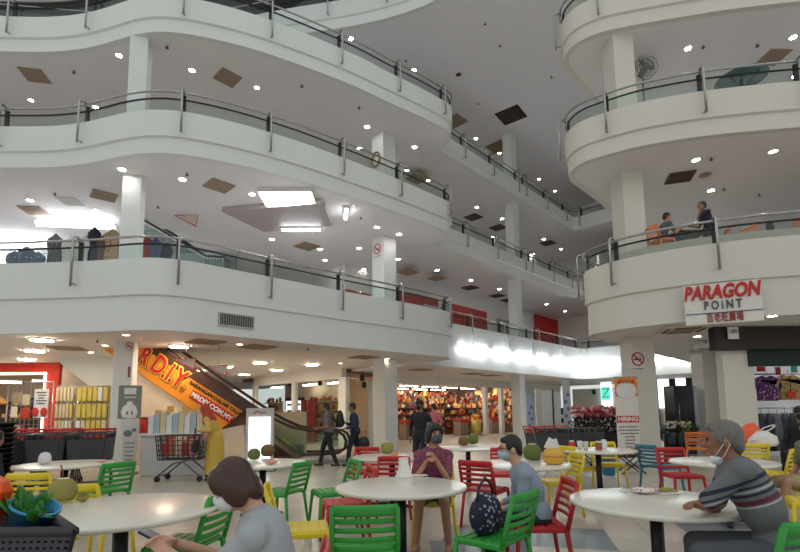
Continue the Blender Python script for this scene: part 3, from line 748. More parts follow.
# yellow shopping tote piles
for k, (px, lab) in enumerate([(426, 'left'), (475, 'right')]):
    dd = d0 - 0.5; c = onG(sGd(px, dd), dd); o = thing('display_bin', '%s yellow bin of goods at the entrance of the bright store' % lab, 'bin', (c.x, c.y, 0), ag)
    MB().lathe([(.3, 0), (.36, .9), (.33, .9), (.28, .1)], n=16).build('bin', YEL, o); b_ = MB()
    for q in range(14): b_.ball((rnd.uniform(-.22, .22), rnd.uniform(-.22, .22), .92 + rnd.uniform(0, .2)), .1, 8, 6)
    b_.build('filling', PAL[1], o)
# --- glass fronted shop left of it (facing n)
a, b = WC, WA
wn = math.atan2(N.y, N.x)
wall_seg('trim_3', WA, WC, 2.85, 3.3, WALLM, 0.25)
for t in (0.0, 0.5, 1.0):
    p = WA.lerp(WC, t); struct(MB().box((p.x, p.y, 1.45), (0.22 if t < 1 else 0.5, 0.22, 2.9), rz=wn).build('trim_4', WHITE))
gp = (WA + WC) / 2
struct(MB().box((gp.x, gp.y, 1.4), ((WC - WA).length, 0.02, 2.8), rz=wn).build('window_1', GLASS))
wall_seg('wall_shop_back', WA + G * 2.7, WC + G * 2.7 - N * 0.1, 0, 3.3, M_('shop_cream', 226, 190, 150))
wall_seg('wall_shop_side', WC - N * 0.02 + G * 0.2, WC - N * 0.02 + G * 2.9, 0, 2.85, M_('shop_cream', 226, 190, 150))
def on_shop(px, py, depth):
    q = WC + G * depth; d = ray(px, py); dd = Vector((d.x, d.y, 0)); t = q.dot(G) / dd.dot(G); return CO + d * t
def shop_panel(x0, x1, y0, y1, depth, name, label, cat, m):
    a = on_shop(x0, y1, depth); b = on_shop(x1, y0, depth); c = (a + b) / 2
    o = MB().box((0, 0, 0), (abs((b - a).dot(N)), 0.08, abs(b.z - a.z)), rz=wn).build(name, m); o.location = c; return tag(o, label, cat)
shop_panel(301, 306.5, 400, 452, 0.9, 'standing_banner', 'narrow dark red standing banner behind the shop glass, left one', 'banner', PAL[8])
shop_panel(308, 316, 400, 452, 0.9, 'standing_banner', 'wider dark red standing banner behind the shop glass, right one', 'banner', PAL[8])
o = thing('display_screen', 'pink and white glowing screen in a dark frame behind the shop glass', 'screen', on_shop(294, 411, 1.4), wn)
a = on_shop(285, 424, 1.4); b = on_shop(304, 397, 1.4); ws, hs = (b - a).dot(N), b.z - a.z
MB().box((0, .03, 0), (ws, .06, hs)).build('frame', BLACKP, o); MB().box((0, -.01, -.04), (ws * .88, .02, hs * .82)).build('screen', emis('screen_pink', (1.0, .75, .9), 1.6), o)
s_ = MB()
for q in range(6): s_.box(((q % 2 - .5) * ws * .4, -.025, (q // 2 - 1) * hs * .24), (ws * .3, .01, hs * .08))
s_.build('picture_lines', PAL[6], o)
for k, x in enumerate((275, 320, 334)):
    c = on_shop(x, 440, 2.45); c.z = 0; o = thing('shop_shelf', 'cream shelf of lit goods at the back of the glass fronted shop, %s of three' % ('leftmost', 'middle', 'rightmost')[k], 'shelf', c, wn)
    MB().box((0, 0, 1.05), (1.6, .06, 2.1)).build('back_panel', BEIGE, o)
    for q in range(5): MB().box((0, -.18, .2 + q * .45), (1.6, .36, .04)).build('shelf_board', BEIGE, o)
    goods('shop_goods', 'goods on the %s cream shelf of the glass fronted shop' % ('leftmost', 'middle', 'rightmost')[k], [(c - N * .75 + Vector((0, 0, .23 + q * .45)), N * 1.5, G * -.28, (0, 0, .01), 12, .17) for q in range(5)], 80 + k)
for k, (x, y) in enumerate([(290, 384), (320, 383), (362, 378), (364, 385)]):
    p = on_shop(x, y, 0.8 if k < 2 else 0.4)
    o = thing('spot_lamp', 'black track spot lamp inside the glass fronted shop, %s' % ('left one', 'middle one', 'beside the corner post, upper', 'beside the corner post, lower')[k], 'spot lamp', p)
    MB().lathe([(.07, -.12), (.1, -.1), (.1, .1), (.05, .14)], n=12).build('housing', BLACKP, o); MB().tube([(0, 0, .1), (0, 0, max(.12, 3.1 - p.z))], .02, 6).build('stem', BLACKP, o)
for k, (x0, x1) in enumerate([(270, 284), (302, 318), (328, 342)]):
    p = on_shop((x0 + x1) / 2, 381, 2.0); tube_light(Vector((p.x, p.y, 2.9)), 1.2, wn, 'warm tube light in the glass fronted shop', 0.05, 0, 'glass shop tubes')
# white pillar posters near the corner
for k, (x, y0, y1) in enumerate([(373, 385, 408), (366, 392, 440)]):
    pass
# --- red shop at the far left
Yq = 17.2
def flat(x0, x1, y0, y1, Y, name, label, cat, m, th=0.06, parent=None):
    a = at_y(x0, y1, Y); b = at_y(x1, y0, Y); c = (a + b) / 2
    o = MB().box((0, 0, 0), (abs(b.x - a.x), th, abs(b.z - a.z))).build(name, m); o.location = c
    if parent: o.parent = parent
    if label: tag(o, label, cat)
    return o
xl = at_y(-90, 400, Yq).x; xr = at_y(60, 400, Yq).x
o = thing('red_shop_front', 'bright red shop front frame at the far left of the ground floor', 'shop front', ((xl + xr) / 2, Yq, 0))
cx = (xl + xr) / 2; zt_ = 3.29; zh = at_y(20, 373, Yq).z; zp = at_y(48, 400, Yq).x
MB().box((0, 0, (zt_ + zh) / 2), (xr - xl, 0.3, zt_ - zh)).build('header', RED, o)
MB().box(((xr + zp) / 2 - cx, 0, zh / 2), (xr - zp, 0.3, zh)).build('pillar', RED, o)
MB().box(((xl + zp) / 2 - cx, -.17, zh - .04), (zp - xl, 0.05, 0.07)).build('light_strip', emis('strip_warm', (1, .88, .62), 5), o)
MB().box((zp - cx - .03, -.17, zh / 2), (.05, 0.05, zh)).build('light_strip', emis('strip_warm', (1, .88, .62), 5), o)
struct(MB().box((cx, Yq + 4.2, 1.65), (xr - xl + 3, 0.15, 3.3)).build('wall_red_shop_back', M_('store_wall2', 186, 150, 112)))
struct(MB().box((xr + .1, Yq + 2.2, 1.65), (0.15, 4.2, 3.3)).build('wall_red_shop_side', WALLM))
for k in range(3):
    c = Vector((xr - 1.4 - k * 2.0, Yq + 2.4, 0)); o = thing('shop_shelf', 'shelf of goods in the red shop, %s from the red pillar' % ('first', 'second', 'third')[k], 'shelf', c)
    MB().box((0, 0, 1.0), (1.7, .05, 2.0)).build('back_panel', SHL, o)
    for q in range(4): MB().box((0, -.18, .2 + q * .55), (1.7, .36, .04)).build('shelf_board', SHL, o)
    goods('shop_goods', 'goods on the %s shelf from the pillar in the red shop' % ('first', 'second', 'third')[k], [(c + Vector((-.8, -.3, .23 + q * .55)), (1.6, 0, 0), (0, .25, 0), (0, 0, .01), 14, .2) for q in range(4)], 90 + k)
    tube_light(Vector((c.x, Yq + 1.5, 2.75)), 1.3, 0.5, 'warm tube light inside the red shop', 0.06, 0, 'red shop tubes')
# stair enclosure wall behind the yellow packets
def poly_wall(name, pts, Y, th, m):
    q = [at_y(x, y, Y) for x, y in pts]; M = Matrix(((1, 0, 0, 0), (0, 0, 1, Y), (0, 1, 0, 0), (0, 0, 0, 1)))
    return struct(MB().prism([(p.x, p.z) for p in q], 0, th, M).build(name, m))
poly_wall('wall_stair_side', [(60, 351), (60, 363), (104, 398), (114, 398), (114, 350)], 15.6, 0.2, PAINT)
struct(MB().box((at_y(62, 400, 16.6).x + 1.3, 16.6, 1.65), (2.6, 0.15, 3.3)).build('wall_stair_recess', M_('recess_tan', 172, 152, 138)))
# wall behind the escalator
poly_wall('wall_escalator_side', [(128, 366), (140, 374.5), (221, 429.5), (243, 415), (247, 466), (128, 466)], 13.68, 0.12, M_('cream_wall', 232, 214, 192))
# wire rack with hanging packets
YR = 12.6
def packet_rack(x0, x1, y0, y1, cols, rows, m, label, glabel):
    a = at_y(x0, y1, YR); b = at_y(x1, y0, YR); cx = (a.x + b.x) / 2; W2 = b.x - a.x
    o = thing('wire_rack', label, 'rack', (cx, YR, 0)); fr = MB()
    for x in (-W2 / 2, W2 / 2): fr.tube([(x, 0, 0), (x, 0, b.z)], .02, 6)
    for z in (b.z, .3, (b.z + .3) / 2): fr.tube([(-W2 / 2, 0, z), (W2 / 2, 0, z)], .015, 6)
    fr.build('frame', WIRE, o); wv = MB()
    n = int(W2 / .08)
    for k in range(n): wv.box((-W2 / 2 + k * W2 / n, .02, b.z / 2 + .1), (.008, .008, b.z - .2))
    wv.build('wire_grid', WIRE, o); pw, ph = W2 / cols, (b.z - .45) / rows; r1 = random.Random(int(x0))
    MB().box((0, .05, b.z / 2 + .2), (W2, .02, b.z - .4)).build('back_panel', m, o)
    for i in range(cols):
        for j in range(rows):
            p = MB().bbox((-W2 / 2 + (i + .5) * pw, -.05 - .02 * r1.random(), .45 + (j + .5) * ph), (pw * .8, .05, ph * .82), .012).build('packet', m if r1.random() < .75 else r1.choice([WHITE, BEIGE, YEL]), o)
packet_rack(56, 76, 386, 423, 5, 4, BEIGE, 'wire rack of pale beige hanging packets behind the shopping carts', None)
packet_rack(77, 110, 386, 423, 6, 4, YEL, 'wire rack of yellow hanging packets left of the left column', None)
o = flat(33, 49, 389, 418, 12.3, 'hanging_poster', 'white poster with red print on the wire partition near the red shop', 'poster', WHITE, 0.02)
b_ = MB(); 
for x in (-.12, .1): b_.ball((x, -.02, -.22), (.09, .012, .12), 12, 8)
b_.build('red_print', RED, o); b_ = MB(); [b_.box((.02 * (k % 2), -.014, .28 - k * .07), (.26 - .05 * (k % 3), .006, .022)) for k in range(5)]; b_.build('print_lines', DTXT, o)
wp = thing('wire_partition', 'tall white wire partition standing in front of the red shop', 'partition', (at_y(30, 400, 12.5).x, 12.5, 0)); fr = MB()
a = at_y(11, 382, 12.5); b = at_y(56, 382, 12.5); W2 = b.x - a.x
for k in range(int(W2 / .12) + 1): fr.box((-W2 / 2 + k * .12, 0, b.z / 2), (.008, .008, b.z))
for k in range(int(b.z / .12) + 1): fr.box((0, 0, k * .12), (W2, .008, .008))
fr.build('wire_grid', WIRE, wp); f2 = MB()
for x in (-W2 / 2, W2 / 2): f2.tube([(x, 0, 0), (x, 0, b.z)], .02, 6)
f2.tube([(-W2 / 2, 0, b.z), (W2 / 2, 0, b.z)], .02, 6); f2.build('frame', WIRE, wp)
for k, (x, y, m, w_) in enumerate([(17, 398, PAL[9], 9), (26, 400, BEIGE, 7), (25, 413, PAL[0], 8), (14, 412, PAL[2], 6)]):
    a = at_y(x, y, 12.42); MB().bbox(a - Vector(wp.location), (w_ * 12.4 / 480, .05, .28), .02).build('packet', m, wp)
# --- escalator with the orange banner
YE = 13.6
E0 = at_y(253, 409, YE); E1 = at_y(141, 338, YE)       # top edge of the balustrade
def on_e(px, py, Y=YE): return at_y(px, py, Y)
esc = thing('escalator', 'escalator rising to the left with an orange sign along its side', 'escalator', (on_e(250, 430).x, YE, 0)); eb = Vector(esc.location)
def epoly(pts, name, m, y0, th, par=esc):
    q = [on_e(x, y) for x, y in pts]; M = Matrix(((1, 0, 0, -eb.x), (0, 0, 1, y0), (0, 1, 0, 0), (0, 0, 0, 1)))
    return MB().prism([(p.x, p.z) for p in q], 0, th, M).build(name, m, par)
epoly([(112, 328), (150, 352), (243, 411.5), (221, 429), (140, 374), (96, 344)], 'side_banner', ORANGE, 0, 0.05)
epoly([(104, 322), (138, 343), (256, 412), (270, 462), (300, 470), (300, 462), (246, 424), (222, 429), (140, 374), (96, 344)], 'truss', M_('truss_brown', 96, 62, 44), 0.06, 1.05)
epoly([(112, 318), (145, 338), (262, 411), (257, 414), (243, 411), (150, 352), (106, 326)], 'balustrade_trim', BROWN, -0.02, 0.05)
hr = [on_e(x, y, YE + .05) - eb for x, y in [(112, 314), (150, 336), (200, 370), (246, 401), (262, 412), (276, 420), (292, 427), (310, 430.5), (330, 431), (338, 431.5), (343.5, 435), (346, 441), (345, 448), (339, 452.5), (326, 454), (300, 454.5)]]
MB().tube(hr, .045, 8).build('handrail', BROWN, esc)
hr2 = [p + Vector((0, 1.0, 0)) for p in hr]; MB().tube(hr2, .045, 8).build('handrail', BROWN, esc)
def gl(y):
    q = [on_e(x, y_, YE) for x, y_ in [(262, 413), (276, 421), (292, 428), (310, 431.5), (338, 432.5), (343, 436), (345.5, 441), (344.5, 448), (339, 452), (300, 458), (268, 456), (258, 430)]]
    M = Matrix(((1, 0, 0, -eb.x), (0, 0, 1, y), (0, 1, 0, 0), (0, 0, 0, 1))); MB().prism([(p.x, p.z) for p in q], 0, 0.02, M).build('glass_balustrade', GLASS, esc)
gl(.04); gl(1.04)
xa_, xb_ = on_e(262, 456).x - eb.x, on_e(350, 456).x - eb.x
MB().box(((xa_ + xb_) / 2, .55, 0.06), (xb_ - xa_, 1.2, .12)).build('landing_plate', GREYM, esc)
st = MB()
for k in range(9):
    st.box((xa_ - .1 - k * .34, .55, .16 + k * .2), (.4, .9, .2))
st.build('steps', M_('step_metal', 90, 88, 86, .4, metal=.6), esc)
sl = math.atan2(on_e(150, 352).z - on_e(243, 411.5).z, on_e(150, 352).x - on_e(243, 411.5).x)
xe = Vector((on_e(243, 411.5) - on_e(150, 352))).normalized(); up = Vector((-xe.z, 0, xe.x)) if xe.x > 0 else Vector((xe.z, 0, -xe.x))
def etext(s, px, py, size, m, off=0.0, depth=.02, dy=-.01, sp=1.0, sx=1.0, name='letters'):
    p = on_e(px, py) - eb; p.y = dy
    x = Vector((xe.x, 0, xe.z)); z = Vector((0, -1, 0)); y = z.cross(x)
    M = Matrix.Translation(p) @ Matrix((x, y, z)).transposed().to_4x4(); return text(name, s, size, m, M, esc, depth, off, 0, 'CENTER', sp, sx)
etext('R D.I.Y.', 164, 369, .72, DTXT, .07, .012, -.008, 1.0, .72)
etext('R D.I.Y.', 164, 369, .72, YTXT, .05, .014, -.014, 1.0, .72); etext('R D.I.Y.', 164, 369, .72, RTXT, .024, .016, -.022, 1.0, .72)
etext('BARANGAN DALAM TALIAN', 217, 399.5, .145, DTXT, .004, .012, -.008, 1.0)
pb = on_e(212, 406.5) - eb; x_ = Vector((xe.x, 0, xe.z))
Mb = Matrix.Translation(Vector((pb.x, -.012, pb.z))) @ Matrix((x_, Vector((0, -1, 0)).cross(x_), Vector((0, -1, 0)))).transposed().to_4x4()
q = MB().bbox((0, 0, 0), (1.42, .25, .02), .02).build('web_label', RTXT, esc); q.data.transform(Mb)
etext('MRDIY.COM.MY', 212, 406.5, .19, WTXT, .006, .012, -.026, 1.0)
# bright white sign board beside the escalator foot
p = at_y(259.5, 434, 12.0); o = thing('lit_sign_board', 'tall glowing white sign board at the foot of the escalator', 'sign board', (p.x, 12.0, 0))
zt = at_y(259, 408, 12.0).z
MB().box((0, .04, zt / 2 + .05), (.68, .08, zt - .1)).build('frame', M_('board_grey', 190, 186, 184), o); MB().box((0, -.01, zt / 2), (.52, .03, zt - .45)).build('lit_panel', emis('panel_white', (.95, 1, 1), 2.2), o)
MB().bbox((0, .04, .03), (.8, .4, .06), .02).build('base', GREYM, o); MB().tube([(-.14, -.008, zt - .13), (-.05, -.008, zt - .07), (.03, -.008, zt - .13), (.14, -.008, zt - .1)], .014, 6).build('red_mark', RTXT, o)
# yellow green ring toys behind the balustrade
for k, (x, y, r, m) in enumerate([(281, 441, .30, M_('ring_lime', 190, 214, 60)), (292, 438, .2, M_('ring_green', 150, 180, 80)), (283, 450, .18, M_('ring_teal', 60, 160, 150))]):
    p = at_y(x, y, 15.3); o = MB().tube([(r * .75 * math.cos(t * PI / 10), 0, r * .75 * math.sin(t * PI / 10)) for t in range(20)], r * .28, 8, closed=True).build('swim_ring', m)
    o.location = (p.x, 15.3, r * 1.03); tag(o, ('large lime', 'smaller pale green', 'small teal')[k] + ' inflatable ring behind the escalator glass', 'ring')
o = thing('display_stand', 'grey display stand carrying inflatable rings behind the escalator glass', 'stand', (at_y(285, 450, 15.6).x, 15.6, 0))
MB().box((0, 0, .2), (1.3, .4, .4)).build('base', GREYM, o); MB().box((0, .12, .8), (1.3, .04, 1.3)).build('back_panel', BEIGE, o)
# --- counter of goods behind the trolley
YC = 11.3
a = at_y(139, 470, YC); b = at_y(208, 434, YC); cx = (a.x + b.x) / 2
o = thing('display_counter', 'long white display counter behind the shopping trolley', 'counter', (cx, YC, 0))
MB().box((0, .3, b.z / 2), (b.x - a.x, .6, b.z - .02)).build('body', M_('counter_white', 214, 214, 214, .35), o); MB().box((0, .28, b.z), (b.x - a.x + .06, .68, .05)).build('top', WHITE, o); MB().box((0, .3, .05), (b.x - a.x - .1, .55, .1)).build('plinth', GREYM, o)
zc_ = b.z + .026
for k in range(9):
    x = at_y(153 + k * 6.0, 420, YC + .3).x; h = (.42 + .05 * (k % 3))
    q = MB().bbox((0, 0, h / 2), (.13, .2, h), .01).build('packet', [WHITE, M_('pack_blue', 168, 184, 196), BEIGE][k % 3]); q.location = (x, YC + .3, zc_); tag(q, 'pale tall packet standing in the row on the white counter', 'packet', 'packets on the white counter')
for k, (x, y) in enumerate([(155.5, 413), (168, 409), (183, 409), (195, 408.5)]):
    q = at_y(x, y, YC + .3); e = thing('price_card', 'orange price card above the counter packets, %s from the left' % ('first', 'second', 'third', 'fourth')[k], 'price card', (q.x, YC + .44, zc_))
    MB().box((0, 0, q.z - zc_), (.16, .015, .14)).build('card', M_('card_orange', 222, 160, 60), e); MB().tube([(0, 0.01, 0), (0, .01, q.z - zc_)], .008, 6).build('stick', WIRE, e)
x = at_y(144.5, 425, YC + .25).x
q = thing('red_canister', 'red canister at the left end of the white counter', 'canister', (x, YC + .25, zc_)); MB().lathe([(.1, 0), (.115, .32), (.1, .34)], n=16).build('body', RED, q); MB().lathe([(.118, .33), (.118, .37), (.02, .39)], n=16).build('lid', PAL[8], q)
for k in range(2):
    x = at_y(194 + k * 7, 455, YC - .05).x; 
# pull-up banners
def banner(x, y0, y1, w0, Y, label, mt, rz=0, extra=None):
    z0, z1 = 0.0, at_y(x, y0, Y).z; c = at_y(x, (y0 + y1) / 2, Y); W = w0 * Y / 480
    o = thing('pull_up_banner', label, 'banner', (c.x, Y, 0), rz); MB().box((0, 0, z1 / 2 + .04), (W, .012, z1 - .08)).build('print', mt, o)
    MB().bbox((0, .02, .04), (W * 1.05, .16, .08), .02).build('base', GREYM, o); MB().box((0, 0, z1), (W, .03, .03)).build('top_bar', GREYM, o)
    MB().tube([(0, .03, .05), (0, .03, z1)], .012, 6).build('pole', GREYM, o)
    if extra: extra(o, W, z1)
    return o
def ex1(o, W, H):
    MB().ball((0.02, -.01, H * .62), (W * .3, .012, W * .45), 14, 10).ball((0, -.012, H * .82), (W * .12, .01, W * .1), 10, 8).build('white_print', WHITE, o); MB().box((0.02, -.012, H * .92), (W * .5, .006, .16)).build('white_print', WHITE, o)
    MB().ball((.02, -.02, H * .6), (W * .1, .008, W * .14), 10, 8).build('dark_print', DTXT, o); MB().box((0, -.008, H * .22), (W * .98, .006, H * .42)).build('pale_print', M_('print_pale', 206, 208, 206), o); text('letters', 'NEW', .1, DTXT, frame3((0, -.014, H * .36), (1, 0, 0)), o, .004)
pw_ = on_face(ca, r14, 0.236, 130, 402)[0]; o = thing('column_poster', 'grey green poster with a white figure on the left white column', 'poster', pw_, r14); sz_ = pw_.y / 480
MB().box((0, 0, 0), (21 * sz_, .012, 33 * sz_)).build('print', M_('print_greygreen', 124, 134, 126), o); wb = MB(); wb.lathe([(.001, -.0), (.16, .02), (.2, .16), (.15, .3), (.06, .38), (.07, .43), (.001, .44)], (0, -.006, -.42), 16); [setattr(wb, 'v', [(x, -.006 + y * .04, z) if True else 0 for x, y, z in wb.v])]; wb.box((0, -.01, .28), (.28, .006, .16)).box((0, -.01, .12), (.26, .006, .03)); wb.build('white_print', WHITE, o); MB().ball((-.05, -.02, -.28), (.025, .006, .05), 8, 6).ball((.06, -.02, -.28), (.025, .006, .05), 8, 6).build('dark_print', M_('print_greygreen', 124, 134, 126), o)
Yb = 11.7; p = at_y(129, 460, Yb); o = thing('pull_up_banner', 'pale tapering banner standing below the grey poster on the left column', 'banner', (p.x, Yb, 0)); zt = at_y(129, 420, Yb).z; s_ = Yb / 480
Mx = Matrix(((1, 0, 0, 0), (0, 0, 1, 0), (0, 1, 0, 0), (0, 0, 0, 1))); MB().prism([(-5 * s_, .06), (6 * s_, .06), (9.5 * s_, zt), (-9.5 * s_, zt)], -.006, .006, Mx).build('print', M_('print_pale', 206, 208, 206), o); MB().bbox((0, 0, .03), (.4, .2, .06), .02).build('base', GREYM, o)
MB().ball((-.06, -.01, zt - .32), (.1, .006, .08), 10, 8).ball((.09, -.01, zt - .24), (.06, .006, .04), 8, 6).build('grey_print', M_('print_slate', 110, 116, 130), o); lb = MB(); [lb.box((0, -.009, zt - .55 - k * .1), (.24 - .015 * k, .005, .02)) for k in range(5)]; lb.build('print_line', M_('print_ink', 120, 100, 100), o); MB().tube([(0, .02, .05), (0, .02, zt)], .012, 6).build('pole', GREYM, o)
def ex2(o, W, H):
    O2 = M_('print_orange', 236, 140, 60)
    MB().box((0, -.009, H * .89), (W, .006, H * .22)).build('orange_print', O2, o); MB().ball((0, -.012, H * .845), (W * .46, .008, H * .1), 16, 8).build('white_print', WHITE, o); MB().box((0, -.012, H * .525), (W * .96, .006, H * .075)).build('red_print', RTXT, o)
    MB().tube([(-W * .36 + k * W * .06, -.014, H * .945 + (.045 if k % 2 else -.045)) for k in range(13)], .016, 6).build('red_scrawl', RTXT, o); text('letters', 'HIRING', .15, WTXT, frame3((0, -.018, H * .525), (1, 0, 0)), o, .004, .004)
    r_ = random.Random(4); wds = [.8, .86, .7, .35, .3, .34, .3, .36, .5, .3]
    for k in range(10):
        ln = MB(); x0 = -W * wds[k] / 2
        while x0 < W * wds[k] / 2: q_ = r_.uniform(.02, .06); ln.box((x0 + q_ / 2, -.011, H * (.44 - .037 * k)), (q_, .005, .03)); x0 += q_ + .014
        ln.build('print_line', M_('print_ink', 120, 100, 100), o)
banner(627.5, 377, 453, 23, 12.1, 'white recruiting banner with an orange top in front of the right cream column', M_('print_white', 228, 222, 214), 0.04, ex2)
def ex3(o, W, H):
    for k in range(6): MB().box(((k % 2 - .5) * W * .3, -.01, H * (.2 + .11 * k)), (W * .35, .006, H * .06)).build('blue_print', M_('print_blue', 110, 130, 180), o)
banner(530.5, 394, 442, 7.5, 18.5, 'blue and white pull-up banner beside the gallery column', M_('print_bluewhite', 178, 190, 214), 0.2, ex3)
banner(567, 379, 432, 8, 21, 'tall pale banner between the white booth and the flower display', M_('print_pale2', 206, 210, 214), 0.1, ex3)
# --- white booth, carts area, flower display and shops right of the gallery column
p = at_y(549, 425, 20.5); o = thing('white_booth', 'white folding booth with tall panels between two pale banners', 'booth', (p.x, 20.5, 0), .25)
z1 = at_y(549, 389, 20.5).z
for k, x in enumerate((-.45, 0.0, .42)): MB().box((x, .06 * (k % 2), z1 / 2 * (1 - .03 * k)), (.4, .05, z1 * (1 - .03 * k)), rz=(.35, -.3, .3)[k]).build('panel', WHITE, o)
MB().box((0.2, -.05, z1 * .5), (.03, .06, z1)).build('edge_strip', BLACKP, o)
o = thing('printer_kiosk', 'small white kiosk with a dark slot right of the white booth', 'kiosk', (at_y(561, 425, 21.5).x, 21.5, 0)); MB().bbox((0, 0, .6), (.5, .5, 1.2), .03).build('body', WHITE, o); MB().box((0, -.26, .95), (.4, .03, .2)).build('slot', BLACKP, o); MB().bbox((0, 0, 1.35), (.42, .3, .3), .03).build('head', M_('grey_dark', 70, 72, 76), o)
FL = [M_('flower_%d' % i, *c) for i, c in enumerate([(196, 60, 80), (226, 140, 150), (230, 200, 200), (150, 40, 60), (210, 110, 100)])]
LEAF = M_('leaf_green', 52, 72, 40, .6); LEAF2 = M_('leaf_dark', 46, 38, 32, .7)
Yf = 17.5; a = at_y(574, 440, Yf); b = at_y(618, 440, Yf)
o = thing('planter_box', 'long dark planter with a brown hedge in the far right middle distance', 'planter', ((a.x + b.x) / 2, Yf, 0)); MB().box((0, 0, .3), (b.x - a.x, .5, .6)).build('trough', M_('planter_dark', 44, 36, 34), o)
r1 = random.Random(5); h = MB()
for k in range(420): h.ball((r1.uniform(-.5, .5) * (b.x - a.x), r1.uniform(-.26, .26), r1.uniform(.55, 1.15)), (.05, .03, .035), 5, 4, Euler((r1.random() * 3, r1.random() * 3, 0)).to_matrix())
q = h.build('hedge_leaves', LEAF2, o); q['kind'] = 'stuff'
fl = MB(); ms = []
for k in range(170):
    f0 = len(fl.f); fl.ball(((a.x + b.x) / 2 + r1.uniform(-.5, .5) * (b.x - a.x), Yf + r1.uniform(-.22, .22), r1.uniform(1.15, 1.5)), r1.uniform(.04, .085), 7, 5); ms += [r1.randrange(5)] * (len(fl.f) - f0)
q = fl.build('flower_display', None); [q.data.materials.append(m) for m in FL]; q.data.polygons.foreach_set('material_index', ms); tag(q, 'pink and red flowers massed on top of the dark planter', 'flowers', kind='stuff')
# bright far shop fronts under the cross gallery
FW = onG(S_END + 4.6, 0)
def far_pt(px, py, off=0.0):
    q = FW - G * off; d = ray(px, py); dd = Vector((d.x, d.y, 0)); return CO + d * (q.dot(G) / dd.dot(G))
def far_panel(x0, x1, y0, y1, off, name, label, cat, m, th=.08):
    a = far_pt(x0, y1, off); b = far_pt(x1, y0, off); c = (a + b) / 2; o = MB().box((0, 0, 0), (abs((b - a).dot(N)), th, abs(b.z - a.z)), rz=wn).build(name, m); o.location = c
    return tag(o, label, cat) if label else struct(o)
far_panel(575, 800, 380, 440, 0, 'wall_far_ground', None, None, WALLM)
o = far_panel(602, 611, 379, 407, .15, 'window_2', None, None, emis('window_glow', (.9, 1, 1), 1.2))
far_panel(602, 609.5, 387, 400, .3, 'neon_sign', 'green glowing shop sign on a bright window left of the right column', 'sign', emis('neon_green', (.05, .75, .5), 1.2))
q = far_pt(606, 393.5, .42); text_o = None
sgn = [o_ for o_ in C.objects if o_.name.startswith('neon_sign')][0]; tt = text('letters', 'Z', .9, WTXT, Matrix.Translation(q - Vector(sgn.location)) @ frame3((0, 0, 0), N), sgn, .02)
far_panel(655, 692, 377, 408, .1, 'window_3', None, None, emis('window_day', (.92, .97, 1), 1.5))
for k, x in enumerate((656, 674, 691)): far_panel(x - .8, x + .8, 376, 440, .3, 'trim_5', None, None, BLACKP)
far_panel(655, 705, 374.5, 377.5, .3, 'trim_6', None, None, BLACKP)
o = thing('wall_lamp', 'small black lamp on the far cream wall left of the green sign', 'lamp', far_pt(594, 392, .3)); MB().lathe([(.1, -.15), (.14, .0), (.06, .15)], n=10).build('shade', BLACKP, o); MB().box((0, .15, .1), (.08, .3, .08)).build('bracket', BLACKP, o)
# --- right hand shops
YB = 11.15
# dark header of the clothes shop
xa2 = at_y(713, 350, YB).x; zt2 = 3.29
o = thing('shop_header', 'dark brown sign header above the clothes shop at the right', 'shop front', (xa2 + 3, YB, 0)); zb2 = at_y(740, 350, YB).z
MB().box((0.2, 0, (zt2 + zb2) / 2), (6.4, .25, zt2 - zb2)).build('fascia_board', M_('header_brown', 44, 35, 34, .6), o)
zg = at_y(780, 366, YB + .1).z; xg = at_y(752, 366, YB).x
MB().box((xg + 2.2 - xa2 - 3, .1, (zb2 + zg) / 2), (4.4, .1, zb2 - zg)).build('green_band', M_('header_green', 18, 40, 32, .6), o)
p = at_y(733, 333, YB - .2); o = thing('unit_number_sign', 'small white unit number sign hanging in front of the dark header', 'sign', p)
MB().box((0, 0, 0), (.24, .03, .28)).build('plate', WHITE, o); MB().tube([(0, 0, .14), (0, 0, 3.3 - p.z)], .012, 6).build('stem', BROWN, o); text('letters', '180', .13, DTXT, frame3((0, -.018, .03), (1, 0, 0)), o, .004)
pc2 = at_y(741, 440, YB + .25); struct(MB().bbox((pc2.x, pc2.y, 1.65), (.72, .26, 3.3), .015).build('column_shop', CREAM_DIM))
pc3 = at_y(712, 440, 15.5); struct(MB().bbox((pc3.x, pc3.y, 1.65), (.62, .62, 3.3), .015).build('column_back', CREAM_DIM))
# clothes shop interior
xs0 = at_y(757, 400, 13.4).x
struct(MB().box((xs0 + 2.4, 14.4, 1.65), (4.4, .12, 3.3)).build('wall_clothes_shop', M_('clothes_wall', 222, 222, 226)))
for k in range(2): tube_light(Vector((xs0 + .9 + k * 1.6, 12.3, 3.2)), 1.4, 0, 'tube light on the ceiling inside the clothes shop', 0.05, 0, 'added clothes shop tubes')  # unseen tubes added behind the header to brighten the shop interior
def shirt(x, y, Y, m, label, w=.62, h=.72):
    p = at_y(x, y, Y); o = thing('patterned_shirt', label, 'shirt', p); b = MB()
    prof = [(-.5, .28), (-.72, -.02), (-.52, -.12), (-.42, .05), (-.42, -.5), (.42, -.5), (.42, .05), (.52, -.12), (.72, -.02), (.5, .28), (.2, .42), (.1, .36), (-.1, .36), (-.2, .42)]
    M = Matrix(((1, 0, 0, 0), (0, 0, 1, -.06), (0, 1, 0, 0), (0, 0, 0, 1))); b.prism([(u * w, v * h) for u, v in prof], 0, .12, M); q = b.build('body', m, o)
    bv = q.modifiers.new('b', 'BEVEL'); bv.width = .03; bv.segments = 2
    MB().tube([(-.28 * w, 0, .34 * h), (0, 0, .46 * h), (.28 * w, 0, .34 * h)], .012, 6).tube([(0, 0, .46 * h), (0, 0, .56 * h), (.03, 0, .6 * h), (.05, 0, .57 * h)], .008, 6).build('hanger', WIRE, o); MB().box((0, -.065, 0), (.02, .006, .7 * h)).build('placket', BROWN, o)
